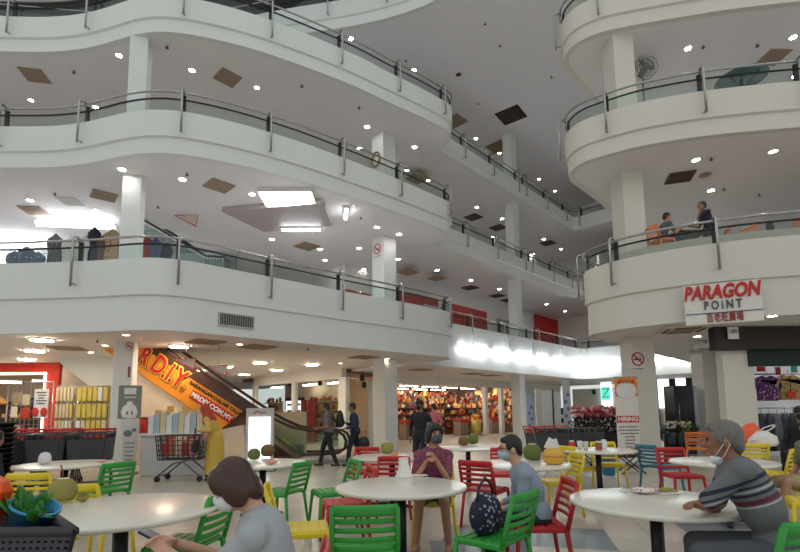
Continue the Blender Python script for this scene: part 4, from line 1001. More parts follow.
def patterned(name, base, dots, sc_=14):
    m = bpy.data.materials.new(name); m.use_nodes = True; nt = m.node_tree; b = nt.nodes['Principled BSDF']; b.inputs['Roughness'].default_value = .8
    v = nt.nodes.new('ShaderNodeTexVoronoi'); v.inputs['Scale'].default_value = sc_; tc = nt.nodes.new('ShaderNodeTexCoord'); nt.links.new(tc.outputs['Object'], v.inputs['Vector'])
    r = nt.nodes.new('ShaderNodeValToRGB'); r.color_ramp.interpolation = 'CONSTANT'; r.color_ramp.elements[0].color = (*srgb(*dots), 1); r.color_ramp.elements[1].color = (*srgb(*base), 1); r.color_ramp.elements[1].position = .28
    nt.links.new(v.outputs['Distance'], r.inputs['Fac']); nt.links.new(r.outputs['Color'], b.inputs['Base Color']); return m
shirt(767, 387, 12.6, patterned('batik_purple', (84, 48, 100), (220, 150, 190)), 'purple flowered shirt hanging at the clothes shop front')
shirt(788.5, 386, 12.6, patterned('batik_tan', (176, 146, 96), (110, 84, 50), 9), 'tan patterned shirt hanging right of the purple flowered shirt')
rk = thing('clothes_rail', 'steel clothes rail high at the front of the clothes shop', 'clothes rail', (at_y(780, 370, 12.6).x, 12.6, 0)); zr = at_y(780, 374, 12.6).z
MB().tube([(-.75, 0, zr), (1.6, 0, zr)], .02, 8).build('rail', CHROME, rk); [MB().tube([(x, 0, 0), (x, 0, zr)], .02, 8).build('upright', CHROME, rk) for x in (-.75, 1.6)]
for k in range(7):
    x = at_y(762 + k * 8, 425, 13.1).x; e = thing('hanging_trousers', 'dark hanging garment below the patterned shirts in the clothes shop', 'garment', (x, 13.1, .25), 0, 'dark garments in the clothes shop')
    b = MB(); b.tube([(-.06, 0, 0), (-.05, 0, .6), (0, 0, 1.0)], [.07, .08, .09], 8, flat=(1, .5)); b.tube([(.06, 0, 0), (.05, 0, .6), (0, 0, 1.0)], [.07, .08, .09], 8, flat=(1, .5)); b.build('legs', [M_('denim_dark', 40, 46, 60), M_('cloth_navy', 30, 32, 44), M_('cloth_grey', 96, 96, 104)][k % 3], e); MB().tube([(0, 0, .98), (0, 0, 1.14)], .01, 6).build('hanger', WIRE, e)
rk = thing('clothes_rail', 'low steel clothes rail carrying dark garments in the clothes shop', 'clothes rail', (at_y(785, 425, 13.1).x, 13.1, 0)); MB().tube([(-.9, 0, 1.4), (1.0, 0, 1.4)], .02, 8).build('rail', CHROME, rk); [MB().tube([(x, 0, 0), (x, 0, 1.4)], .02, 8).build('upright', CHROME, rk) for x in (-.9, 1.0)]
for x, y, m, w_, h_, lab in [(761, 369, RTXT, 8, 5, 'small red and white sale tag at the left of the clothes shop'), (778, 371, PAL[8], 5, 8, 'dark red pennant above the purple shirt'), (792, 395, RED, 8, 7, 'red price sticker on the tan shirt'), (794, 369, M_('tag_teal', 70, 150, 150), 6, 7, 'teal tag at the right of the clothes shop')]:
    Y = 12.45; q = at_y(x, y, Y); o = MB().box((0, 0, 0), (w_ * Y / 480, .02, h_ * Y / 480)).build('hanging_tag', m); o.location = q; tag(o, lab, 'price tag')
# flower and plant stall
o = thing('tall_fridge', 'tall black refrigerator cabinet behind the plant stall', 'fridge', (at_y(681, 430, 15.5).x, 15.5, 0)); H = at_y(681, 386, 15.5).z
MB().bbox((0, 0, H / 2), (.62, .6, H), .02).build('body', M_('fridge_black', 24, 24, 28, .3), o); MB().box((.36, 0, H / 2), (.1, .58, H * .98)).build('side_panel', M_('fridge_side', 168, 180, 190), o); MB().tube([(-.2, -.33, H * .4), (-.2, -.33, H * .75)], .015, 6).build('handle', CHROME, o)
a = at_y(659, 450, 13.4); b = at_y(706, 450, 13.4)
o = thing('plant_stall_table', 'grey stall table carrying rows of potted plants', 'table', ((a.x + b.x) / 2, 13.9, 0)); MB().box((0, 0, .55), (b.x - a.x, .6, .05)).build('tabletop', GREYM, o)
for x in (-.45, .45):
    for y in (-.25, .25): MB().box((x * (b.x - a.x), y, .27), (.05, .05, .53)).build('leg', GREYM, o)
for k in range(12):
    x = a.x + (b.x - a.x) * ((k % 6) + .5) / 6; row = k // 6; y = 13.72 + row * .34; zb = .576
    kind = ['lilac flowers', 'grey foliage', 'white flowers', 'dark leaves', 'cream flowers', 'green leaves'][k % 6]
    o = thing('potted_plant', 'small potted plant with %s in the %s row of the plant stall' % (kind, ('front', 'back')[row]), 'plant', (x, y, zb)); h = .16
    MB().lathe([(.08, 0), (.11, h), (.1, h), (.09, h - .03)], n=12).build('pot', M_('pot_dark', 50, 50, 54) if k % 2 else M_('pot_grey', 120, 120, 122), o); lf = MB(); r2 = random.Random(k)
    for q in range(34):
        an, el = r2.uniform(0, 6.28), r2.uniform(.3, 1.4); L = r2.uniform(.12, .34) * (1 + .4 * row); e_ = Vector((math.cos(an) * math.cos(el) * .7, math.sin(an) * math.cos(el) * .5, math.sin(el))) * L; lf.tube([(0, 0, h - .02), e_ * .6 + Vector((0, 0, h)), e_ + Vector((0, 0, h))], [.004, .02, .003], 5)
    lf.build('leaves', [LEAF, M_('leaf_grey', 120, 130, 120), LEAF, LEAF2, M_('leaf_mid', 84, 110, 60), LEAF][k % 6], o)
    if k % 6 in (0, 2, 4):
        fl = MB(); [fl.ball((r2.uniform(-.12, .12), r2.uniform(-.1, .1), h + r2.uniform(.14, .3)), r2.uniform(.025, .045), 7, 5) for q in range(16)]; fl.build('flowers', [M_('flower_lilac', 170, 130, 190), 0, M_('flower_white', 226, 222, 210), 0, M_('flower_cream', 230, 214, 170)][k % 6], o)
for k, (x, y) in enumerate([(677, 437), (688, 437)]):
    q = at_y(x, 449, 12.6); o = thing('flower_bucket', 'black bucket in front of the plant stall, %s one' % ('left', 'right')[k], 'bucket', (q.x, 12.9, 0)); MB().lathe([(.13, .3), (.17, .75), (.15, .75), (.12, .33)], n=16).build('bucket', BLACKP, o); MB().box((0, 0, .15), (.26, .26, .3)).build('stand', M_('grey_dark', 70, 72, 76), o)
# split air conditioner unit and cassette under the lowest right balcony
p = at_z(683, 328, S1); o = thing('cassette_air_conditioner', 'square ceiling cassette unit under the lowest right balcony', 'air conditioner', (p.x, p.y, S1), -.25); MB().bbox((0, 0, -.03), (.95, .95, .06), .02).build('panel', M_('cassette_cream', 206, 196, 176), o); MB().box((0, 0, -.065), (.5, .5, .02)).build('grille', VM, o)
for a_ in range(4): MB().box((.37 * math.cos(a_ * PI / 2), .37 * math.sin(a_ * PI / 2), -.065), (.07 if a_ % 2 == 0 else .55, .55 if a_ % 2 == 0 else .07, .015)).build('outlet', VD, o)
for k, y in enumerate((338.5, 347)):
    p = at_y(704, y, 13.4); o = thing('wall_air_conditioner', 'white wall air conditioner left of the dark header, %s one' % ('upper', 'lower')[k], 'air conditioner', p); MB().bbox((0, 0, 0), (.5, .22, .16), .03).build('body', WHITE, o); MB().box((0, -.1, -.07), (.44, .05, .02)).build('outlet', VD, o); MB().tube([(0.1, 0.05, .08), (.1, .05, 3.31 - p.z)], .02, 6).build('bracket', GREYM, o)
# bulkhead panel and tube under the second balcony, and the upper escalator rails
q = [at_z(x, y, S2 - .16) for x, y in ((222, 212), (323, 203), (332, 226), (264, 232))]
o = MB().prism([(p.x, p.y) for p in q][::-1], S2 - .16, S2 - .0).build('ceiling_bulkhead', M_('bulkhead_mauve', 176, 166, 166)); struct(o)
p = at_z(301, 230, S2 - .25); tube_light(Vector((p.x, p.y, S2 - .24)), 1.35, 0.02, 'long bright tube light along the lower edge of the slanting panel')
ue = thing('escalator', 'upper escalator between the balconies with thin dark handrails', 'escalator', (at_y(180, 260, 15.5).x, 15.5, 4.45)); ub = Vector(ue.location)
for k in range(2):
    Y = 15.3 + k * .9; MB().tube([at_y(x, y, Y) - ub for x, y in ((142, 219 - k * 3), (180, 241 - k * 3), (206, 256), (224, 257), (228, 262))], .04, 8).build('handrail', BLACKP, ue)
    pts = [at_y(x, y, Y) for x, y in ((142, 222), (206, 259), (236, 259), (236, 300), (206, 292), (142, 250))]; M = Matrix(((1, 0, 0, -ub.x), (0, 0, 1, Y - ub.y), (0, 1, 0, -ub.z), (0, 0, 0, 1))); MB().prism([(p.x, p.z) for p in pts], 0, .03, M).build('side_panel', glass('panel_glass', (.8, .86, .84)), ue)
bs = MB()
for k in range(11): p = at_y(206 + k * 3, 268, 15.2); bs.tube([p - ub, p - ub + Vector((0, 0, .45))], .012, 6)
bs.build('baluster', BLACKP, ue)
# triangular signs hung from the soffits
for x, y, z, lab in ((187, 219.5, S2, 'small red triangular sign hanging under the middle left balcony'), (186, 363, S1, 'larger red triangular sign hanging above the escalator, left one'), (218, 370, S1, 'larger red triangular sign hanging above the escalator, right one')):
    Y = 15.0 if z == S2 else 13.0; p = at_y(x, y, Y); o = thing('hanging_sign', lab, 'sign', p); s = .34 if z == S2 else .26
    MB().tube([(-s * 1.2, 0, s * .4), (s, 0, s * .5), (s * .9, 0, -s * .7)], .02, 6, closed=True).build('triangle_frame', RED, o); MB().prism([(-s * 1.15, s * .37), (s * .95, s * .46), (s * .86, -s * .62)], -.006, .006, Matrix(((1, 0, 0, 0), (0, 0, 1, 0), (0, 1, 0, 0), (0, 0, 0, 1)))).build('panel', M_('sign_pale', 214, 200, 190), o); MB().tube([(0, 0, s * .45), (0, 0, z - p.z + .02)], .006, 5).build('hanger_wire', WIRE, o)
# clothes racks on the first balcony
CM = [patterned('dress_grey', (84, 88, 92), (150, 150, 150), 12), M_('dress_white', 206, 204, 196, .8), M_('dress_navy', 40, 40, 56, .8), patterned('dress_tan', (176, 150, 118), (96, 70, 60), 9), M_('dress_brown', 96, 72, 62, .8), M_('dress_red', 150, 40, 46, .8), M_('dress_blue', 70, 80, 116, .8), M_('dress_black', 34, 34, 42, .8), patterned('dress_bluegrey', (88, 98, 124), (140, 150, 170), 8)]
def dress(x, ytop, Y, m, label, w=.28):
    zt = at_y(x, ytop, Y).z; p = at_y(x, ytop, Y); h = zt - ZF[1] - .15
    o = thing('hanging_dress', label, 'dress', (p.x, Y, ZF[1] + .12)); vs = []; b = MB(); n = 18
    rows = [(0, 1.0), (.3, .92), (.6, .75), (.75, .62), (.86, .8), (.93, .72), (.97, .35), (1.0, .12)]
    prof = []
    for t, r in rows:
        for j in range(n):
            a = 2 * PI * j / n; q = w * r * (1 + (.09 * math.sin(5 * a) if t < .7 else 0)); vs.append((q * math.cos(a), q * .5 * math.sin(a), t * h))
    fs = [tuple(range(n - 1, -1, -1)), tuple(range((len(rows) - 1) * n, len(rows) * n))]
    for i in range(len(rows) - 1):
        for j in range(n): fs.append((i * n + j, i * n + (j + 1) % n, (i + 1) * n + (j + 1) % n, (i + 1) * n + j))
    b.add(vs, fs, True); b.build('dress_body', m, o); MB().tube([(0, 0, h), (0, 0, h + .08), (.03, 0, h + .11)], .008, 6).build('hanger_hook', WIRE, o)
    MB().tube([(0, .08, -.12), (0, .08, h * .9)], .015, 6).build('stand', CHROME, o); MB().lathe([(.16, -.12), (.16, -.10), (.02, -.09)], n=14).build('stand_base', CHROME, o)
for x, y, m, lab, w in [(56, 236, 0, 'grey patterned dress on the first balcony, left of the white one', .26), (71, 240, 1, 'plain off white dress between the patterned dresses on the first balcony', .28), (86, 237, 1, 'second off white dress, left of the navy one on the first balcony', .26), (95, 229, 2, 'navy dress with a dark top on the first balcony', .22), (104, 237, 4, 'brown dress beside the tan one on the first balcony', .22), (113, 231, 3, 'tan patterned dress next to the left column on the first balcony', .27), (148, 238, 5, 'red garment right of the left column on the first balcony', .16), (156, 240, 6, 'blue garment right of the red one on the first balcony', .2), (166, 245, 7, 'black garment at the right end of the clothes on the first balcony', .22)]:
    dress(x, y - 3, 13.9 + (x % 3) * .12, CM[m], lab, w * 1.22)
for x, y, lab, w in [(15, 250, 'left', .32), (27, 246, 'middle', .34), (38, 251, 'right', .3)]: dress(x, y, 13.8, CM[8], 'blue grey garment at the far left of the first balcony, %s of three' % lab, w)
struct(MB().box((-13.0, 18.6, 6.1), (12, .15, 3.4)).build('wall_left_upper', M_('upper_wall', 226, 226, 232)))
for k, (x, y) in enumerate([(76, 224.5), (22, 243), (2, 256)]): tube_light(at_z(x, y, S2 - .25), 2.4, .15, 'wide bright tube light over the clothes on the first balcony, %s' % ('nearest the left column', 'middle one', 'at the picture edge')[k], .11)
for ob in list(C.objects):
    if ob.parent and 'over the clothes' in ob.parent.get('label', '') and ob.name.startswith('tube'): ob.data.materials.clear(); ob.data.materials.append(emis('tube_clothes', (.93, .96, 1.0), 8))
# ------------------------------------------------------------------ tables and chairs
TOPM = mat('table_cream', srgb(232, 228, 216), 0.22, noise=0.015); TOPD = mat('table_edge', srgb(214, 206, 190), 0.4)
CC = {'green': M_('chair_green', 52, 160, 62, .4), 'red': M_('chair_red', 196, 38, 46, .4), 'yellow': M_('chair_yellow', 234, 206, 40, .4), 'blue': M_('chair_blue', 40, 120, 150, .4), 'orange': M_('chair_orange', 226, 122, 48, .45)}
TB = {}
def make_table():
    t = thing('round_table', 'x', 'table'); R = .6
    MB().lathe([(.001, .712), (R - .03, .712), (R - .006, .716), (R, .726), (R, .738), (R - .006, .747), (R - .02, .75), (.001, .75)], n=56).build('tabletop', TOPM, t)
    MB().tube([(0, 0, .03), (0, 0, .712)], .046, 14).build('pole', BLACKP, t)
    b = MB()
    for k in range(4):
        a = PI / 4 + k * PI / 2; d = Vector((math.cos(a), math.sin(a), 0)); b.tube([d * .03 + Vector((0, 0, .05)), d * .38 + Vector((0, 0, .022))], [.04, .028], 8, flat=(1, .7))
    b.lathe([(.09, .01), (.09, .05), (.05, .08), (.001, .08)], n=16); b.build('base', BLACKP, t)
    MB().lathe([(.1, .69), (.22, .7), (.22, .712), (.1, .712)], n=20).build('top_plate', BLACKP, t)
    return t
tproto = make_table(); tu = False
for key, px, py, lab in [('near_left', 122, 508, 'round cream table near the camera at the left with one coconut'), ('back_left', 65, 463.5, 'round cream table at the far left in front of the shopping carts'), ('trolley', 263, 462.5, 'round cream table with two coconuts behind the woman with brown hair'), ('mid', 401, 485, 'round cream table in the middle in front of the woman in the purple shirt'), ('mid_back', 392, 456, 'round cream table beyond the middle table with one coconut and an orange napkin'), ('far', 468, 447, 'small looking far round cream table with two coconuts near the bright store'), ('bag', 522, 463, 'round cream table behind the woman in the grey blue top'), ('far_right', 598, 449.5, 'round cream table in front of the white recruiting banner'), ('near_right', 655, 500, 'round cream table near the camera where the grey haired man leans'), ('man_back', 722, 461, 'round cream table directly behind the grey haired man'), ('bags', 739, 442.5, 'far round cream table carrying the orange and white plastic bags')]:
    t = tproto if not tu else copy_tree(tproto); tu = True
    p = at_z(px, py, .75); t.location = (p.x, p.y, 0); t['label'] = lab; t.rotation_euler.z = .3; t.scale = (1.12, 1.12, 1) if key == 'near_left' else (1, 1, 1); TB[key] = Vector((p.x, p.y, .75))
CH = {}
def make_chair(color, ox=None):
    m = CC[color]; t = thing('slatted_chair' if color != 'orange' else 'plastic_chair', 'x', 'chair'); w = .215
    s = MB(); s.bbox((0, .0, .445), (.43, .42, .022), .01)
    for k in range(5): s.bbox((0, -.15 + k * .08, .459), (.40, .062, .01), .004)
    s.bbox((0, .205, .43), (.43, .025, .04), .008).bbox((w - .01, 0, .43), (.025, .42, .04), .008).bbox((-w + .01, 0, .43), (.025, .42, .04), .008); s.build('seat', m, t)
    b = MB(); top = Vector((0, -.30, .80))
    def bk(z): return -.205 - (z - .45) / .35 * .095
    for sx_ in (-1, 1): b.tube([(sx_ * w, bk(.43), .43), (sx_ * w, bk(.6), .6), (sx_ * (w - .005), bk(.8), .8)], .019, 8)
    def rail(z, h): b.tube([(-w, bk(z), z), (-w * .5, bk(z) - .022, z), (0, bk(z) - .028, z), (w * .5, bk(z) - .022, z), (w, bk(z), z)], h, 8, flat=(.3, 1))
    rail(.785, .04)
    for k in range(4): rail(.715 - k * .062, .019)
    b.build('backrest', m, t)
    for sx_, sy in ((-1, 1), (1, 1), (-1, -1), (1, -1)):
        MB().tube([(sx_ * (w - .012), sy * .195, .44), (sx_ * (w + .02), sy * .235 if sy > 0 else -.25, 0.0)], [.021, .016], 8).build('leg', m, t)
    return t
def chair(color, x, y, deg, label, z=0):
    if color not in CH: CH[color] = make_chair(color); c = CH[color]
    else: c = copy_tree(CH[color])
    c.location = (x, y, z); c.rotation_euler.z = math.radians(deg); c['label'] = label; return c
chair('green', -.26, 3.5, 4, 'green slatted chair seen from behind in front of the middle table')
chair('green', .70, 3.86, 50, 'green slatted chair holding a patterned bag beside the woman in grey blue')
chair('red', 1.17, 4.3, 88, 'red slatted chair under the woman in the grey blue top')
chair('yellow', -.84, 4.2, -78, 'yellow slatted chair right of the woman with brown hair')
chair('red', -.66, 2.22, 93, 'red chair under the woman with brown hair')
chair('green', 2.05, 2.93, 24, 'green slatted chair under the grey haired man at the lower right')
chair('yellow', 4.27, 5.1, 60, 'yellow slatted chair at the right edge in front of the tan shorts')
chair('green', -1.5, 6.15, 70, 'green slatted chair at the right side of the table with two coconuts')
chair('green', -.86, 6.1, 115, 'green slatted chair between the two coconut table chairs and the red chair')
chair('red', -.62, 5.35, 105, 'red slatted chair left of the middle table')
chair('red', -.66, 8.1, 165, 'far red slatted chair behind the table with the orange napkin')
chair('red', -.15, 6.3, 170, 'red slatted chair between the middle table and the table beyond it')
chair('red', 1.06, 6.15, -35, 'red slatted chair left of the table behind the woman in grey blue')
chair('red', 1.62, 7.6, 170, 'far red slatted chair beyond the table behind the woman in grey blue')
chair('yellow', 2.15, 6.75, 95, 'yellow slatted chair right of the yellow container table')
chair('yellow', 3.0, 8.3, -60, 'yellow slatted chair left of the table by the recruiting banner')
chair('yellow', 3.72, 8.75, 175, 'yellow slatted chair beyond the table by the recruiting banner')
chair('blue', 4.4, 8.3, -70, 'blue slatted chair right of the recruiting banner')
chair('red', 4.15, 7.25, 178, 'red slatted chair beyond the table behind the grey haired man')
chair('yellow', 5.55, 7.35, 40, 'yellow slatted chair right of the table behind the grey haired man')
chair('yellow', 5.95, 8.45, 0, 'yellow slatted chair in front of the table with plastic bags')
chair('red', 8.15, 9.6, 100, 'red slatted chair at the right edge beside the man in the black cap')
chair('yellow', -3.95, 5.45, 5, 'yellow slatted chair in front of the far left table, left one')
chair('yellow', -2.85, 4.62, -5, 'yellow slatted chair behind the near left table')
chair('green', -3.85, 6.35, 62, 'green slatted chair at the right side of the far left table')
chair('green', -1.66, 3.8, 82, 'green chair mostly hidden behind the woman with brown hair')
chair('yellow', .45, 2.1, 42, 'yellow chair at the bottom edge of the picture in the middle')
chair('red', 7.55, 9.0, 95, 'red chair under the man in the black cap')
chair('yellow', .36, 5.42, 175, 'yellow chair under the woman in the purple shirt')
chair('yellow', 4.98, 5.92, 88, 'yellow chair under the person in tan shorts')
chair('yellow', -5.3, 6.0, -20, 'yellow chair under the person in black at the left edge')
# ------------------------------------------------------------------ things on the tables
HUSK = M_('coconut_husk', 150, 142, 76, .7, bump=.4, scale=12); HUSKB = M_('coconut_brown', 120, 92, 54, .8, bump=.5, scale=12); HUSKG = M_('coconut_green', 96, 112, 50, .6, bump=.3, scale=10); FLESH = M_('coconut_flesh', 236, 230, 208, .6); STRAW = M_('straw_red', 150, 60, 50)
def coconut(px, py, tb, m, label, r=.095, straw=False):
    p = at_z(px, py + r * .9 * 480 / TB[tb].y, .75)
    o = thing('coconut', label, 'coconut', (p.x, p.y, .752))
    n = 20; prof = [(.05, 0), (.70, .1), (.95, .45), (1.0, .9), (.92, 1.32), (.66, 1.62), (.36, 1.8)]
    MB().lathe([(a * r, b * r) for a, b in prof] + [(.30 * r, 1.72 * r), (.001, 1.6 * r)], n=n).build('husk', m, o)
    MB().lathe([(.345 * r, 1.80 * r), (.42 * r, 1.81 * r), (.42 * r, 1.76 * r), (.33 * r, 1.75 * r)], n=n).build('cut_rim', FLESH, o)
    if straw: MB().tube([(0, 0, 1.62 * r), (-.01, 0, 2.4 * r), (-.03, 0, 2.85 * r)], .005, 6).build('straw', STRAW, o)
    return o
coconut(62, 490, 'near_left', HUSK, 'whole pale coconut with a straw on the near left table', .1, True)
p = at_z(83, 501, .752); o = MB().lathe([(.001, 0), (.03, .002), (.042, .03), (.03, .05), (.025, .03), (.001, .012)], n=16).build('husk_piece', HUSK); o.location = p; o.rotation_euler = (.5, .3, 0); o.location.z = .765; tag(o, 'small cut piece of coconut husk beside the coconut on the near left table', 'coconut piece')
coconut(254, 454, 'trolley', HUSKG, 'greenish coconut on the left of the pair behind the brown haired woman', .09)
coconut(267.5, 450, 'trolley', HUSKB, 'taller brown coconut on the right of the pair behind the brown haired woman', .105, True)
coconut(387, 447.5, 'mid_back', HUSK, 'olive coconut on the table beyond the middle table', .105)
coconut(463.5, 441, 'far', HUSKB, 'brown round coconut on the far table near the bright store', .1)
coconut(473, 439, 'far', HUSKG, 'green coconut right of the brown one on the far table', .11)
coconut(532.5, 452, 'bag', HUSKG, 'green coconut behind the shoulder of the woman in grey blue', .12)
NAP = M_('napkin_white', 236, 236, 232, .8); PINK = M_('napkin_pink', 232, 160, 140, .8); ORN = M_('napkin_orange', 236, 150, 90, .8)
def crumple(px, py, s, m, name, label, cat, seed, zb=.752, flat=.35):
    p = at_z(px, py, zb); r = random.Random(seed); b = MB(); n, k = 12, 7; vs = []; fs = []
    for i in range(k + 1):
        for j in range(n):
            ph = PI * i / k; q = s * r.uniform(.65, 1.1); vs.append((q * math.sin(ph) * math.cos(6.283 * j / n), q * math.sin(ph) * math.sin(6.283 * j / n), max(0, s * flat * (1 - math.cos(ph)) * r.uniform(.8, 1.2))))
    for i in range(k):
        for j in range(n): fs.append((i * n + j, i * n + (j + 1) % n, (i + 1) * n + (j + 1) % n, (i + 1) * n + j))
    o = b.add(vs, fs).build(name, m); o.location = (p.x, p.y, zb); return tag(o, label, cat)
crumple(272, 464, .08, PINK, 'napkin', 'crumpled pink napkin in front of the brown coconut', 'napkin', 1)
crumple(395.5, 455, .06, ORN, 'napkin', 'orange crumpled napkin right of the olive coconut', 'napkin', 2)
crumple(102, 462, .07, PINK, 'napkin', 'crumpled reddish napkin at the right side of the far left table', 'napkin', 3, flat=.2)
crumple(538, 460, .07, PINK, 'napkin', 'pink napkin in front of the green coconut', 'napkin', 4)
q = patterned('wrapper_print', (232, 222, 218), (206, 80, 90), 26)
crumple(644, 493, .11, q, 'food_wrapper', 'crumpled white and red printed wrapper on the near right table', 'wrapper', 5, flat=.18)
crumple(627, 493, .06, glass('clear_plastic', (.92, .92, .92)), 'plastic_wrap', 'clear crumpled plastic left of the red printed wrapper', 'plastic', 6)
p = at_z(668, 493, .755); o = thing('leaf_wrapped_food', 'yellow green leaf packet on white paper on the near right table', 'food', p)
MB().box((0, 0, .001), (.19, .11, .003), rz=.2).build('paper', NAP, o); b = MB(); b.tube([(-.075, 0, .016), (-.03, .012, .026), (.03, .01, .026), (.08, -.005, .014)], [.012, .028, .026, .008], 8, flat=(1, .6)); b.build('leaf', M_('banana_leaf', 150, 140, 50), o)
# white cup-like ball on the far left table
p = at_z(44.5, 464, .752); o = thing('white_bowl_lid', 'rounded white plastic cup lying on the far left table', 'cup', p); MB().lathe([(.001, 0), (.055, .004), (.075, .04), (.075, .1), (.05, .15), (.001, .165)], n=20).build('body', M_('cup_white', 232, 226, 224, .4), o); MB().lathe([(.076, .045), (.08, .055), (.076, .065)], n=20, cap=False).build('rim', WHITE, o)
# napkin holder on the middle table
p = at_z(404, 477, .752); o = thing('napkin_stand', 'white folded napkin stand on the middle table', 'napkin stand', (p.x, p.y, .752), .4)
b = MB(); b.add([(-.07, -.06, 0), (.07, -.06, 0), (.07, .06, 0), (-.07, .06, 0), (-.02, -.0, .2), (.03, .0, .2)], [(0, 1, 5, 4), (2, 3, 4, 5), (1, 2, 5), (3, 0, 4), (3, 2, 1, 0)]); b.build('card', NAP, o); MB().box((0, .01, .1), (.1, .03, .19), rz=.2).build('napkins', WHITE, o)
p = at_z(419, 475.5, .753); o = MB().box((0, 0, .004), (.17, .12, .008), rz=.2).build('paper_napkin', NAP); o.location = p; tag(o, 'flat white paper napkin right of the napkin stand on the middle table', 'napkin')
# yellow container with napkins
p = at_z(554, 464, .752); o = thing('tissue_container', 'yellow rounded container with white tissues behind the woman in grey blue', 'container', p)
MB().lathe([(.08, 0), (.12, .02), (.13, .1), (.11, .17), (.07, .2), (.06, .19), (.001, .19)], n=20).build('body', M_('container_yellow', 226, 176, 70), o); b = MB(); b.box((-.03, 0, .24), (.12, .01, .14), ry=.5).box((.02, .02, .24), (.1, .01, .12), ry=-.3); b.build('tissues', NAP, o); MB().lathe([(.132, .09), (.136, .1), (.132, .11)], n=20, cap=False).build('band', M_('band_orange', 214, 140, 60), o)
for k, (x, y, m, lab) in enumerate([(572, 449, RED, 'small red carton on the table by the recruiting banner'), (580, 449, NAP, 'small white cup, left one on the table by the recruiting banner'), (586, 450, M_('cup_cream', 214, 206, 180), 'small cream cup right of the white cup by the recruiting banner'), (604, 448, NAP, 'white carton at the right on the table by the recruiting banner'), (599, 450, M_('snack_brown', 150, 90, 70), 'small brown snack packet on the table by the recruiting banner')]):
    p = at_z(x, y, .752); o = thing('drink_cup' if 'cup' in lab else 'carton', lab, 'cup' if 'cup' in lab else 'carton', p)
    if 'cup' in lab: MB().lathe([(.035, 0), (.045, .12), (.04, .12), (.032, .01)], n=14).build('body', m, o); MB().lathe([(.047, .12), (.047, .13), (.02, .14)], n=14).build('lid', WHITE, o)
    else: MB().bbox((0, 0, .06), (.09, .07, .12), .008).build('body', m, o); MB().bbox((0, 0, .13), (.07, .05, .03), .008).build('top_fold', WHITE, o)
p = at_y(609, 470, 10.6); o = thing('bucket', 'blue bucket on the floor left of the recruiting banner foot', 'bucket', (p.x, 10.6, 0)); MB().lathe([(.12, 0), (.16, .42), (.17, .42), (.17, .45), (.145, .45), (.11, .03), (.001, .02)], n=18).build('body', M_('bucket_blue', 60, 140, 190, .4), o); MB().tube([(.16 * math.cos(k * PI / 8), .0, .43 + .1 * math.sin(k * PI / 8)) for k in range(9)], .008, 6).build('handle', WIRE, o)
p = at_y(631, 470, 10.9); o = thing('folding_stool', 'dark folding stool heaped with patterned cloth at the foot of the recruiting banner', 'stool', (p.x, 10.9, 0)); [MB().tube([(a_ * .26, b_ * .15, 0), (-a_ * .2, b_ * .15, .36)], .015, 6).build('leg', BLACKP, o) for a_ in (-1, 1) for b_ in (-1, 1)]
MB().bbox((0, 0, .37), (.5, .36, .02), .006).build('seat', BLACKP, o); cb = MB(); cb.ball((-.05, 0, .42), (.26, .15, .09), 12, 8).ball((.14, .02, .46), (.14, .12, .1), 12, 8); bake(cb, 'cloth', patterned('cloth_print', (90, 60, 50), (206, 170, 140), 12), o, .015, 3)
p = at_y(696, 440, 12.0); chair('orange', p.x, 12.0, 150, 'orange plastic chair in front of the plant stall')
# plastic bags
def plastic_bag(px, py, w, h, m, label, seed, handles=True):
    p = at_z(px, py, .752); o = thing('plastic_bag', label, 'bag', (p.x, p.y, .752)); r = random.Random(seed); n = 16; vs = []; fs = []
    rows = [(0, .8), (.15, 1.0), (.4, 1.0), (.65, .85), (.85, .5), (1.0, .32)]
    for t, k in rows:
        for j in range(n): a = 6.283 * j / n; q = w / 2 * k * r.uniform(.88, 1.08); vs.append((q * math.cos(a), q * .6 * math.sin(a), t * h * r.uniform(.95, 1.03)))
    fs = [tuple(range(n - 1, -1, -1)), tuple(range((len(rows) - 1) * n, len(rows) * n))]
    for i in range(len(rows) - 1):
        for j in range(n): fs.append((i * n + j, i * n + (j + 1) % n, (i + 1) * n + (j + 1) % n, (i + 1) * n + j))
    MB().add(vs, fs).build('body', m, o)
    if handles:
        for s in (-1, 1): MB().tube([(s * w * .1, 0, h * .95), (s * w * .16 + w * .2, 0, h * 1.2), (w * .42, 0, h * 1.42), (w * .46 + s * .02, .02, h * 1.3), (w * .3, .02, h * 1.05), (w * .12, .02, h * .9)], [.012, .02, .022, .022, .016, .012], 8, flat=(1, .35)).build('handle', m, o)
plastic_bag(752, 444, .48, .38, M_('bag_orange', 240, 96, 50, .35), 'orange plastic bag on the far right table', 3, False)
plastic_bag(764, 446, .50, .26, M_('bag_white', 232, 226, 222, .3), 'white plastic bag with raised handles in front of the orange bag', 4)
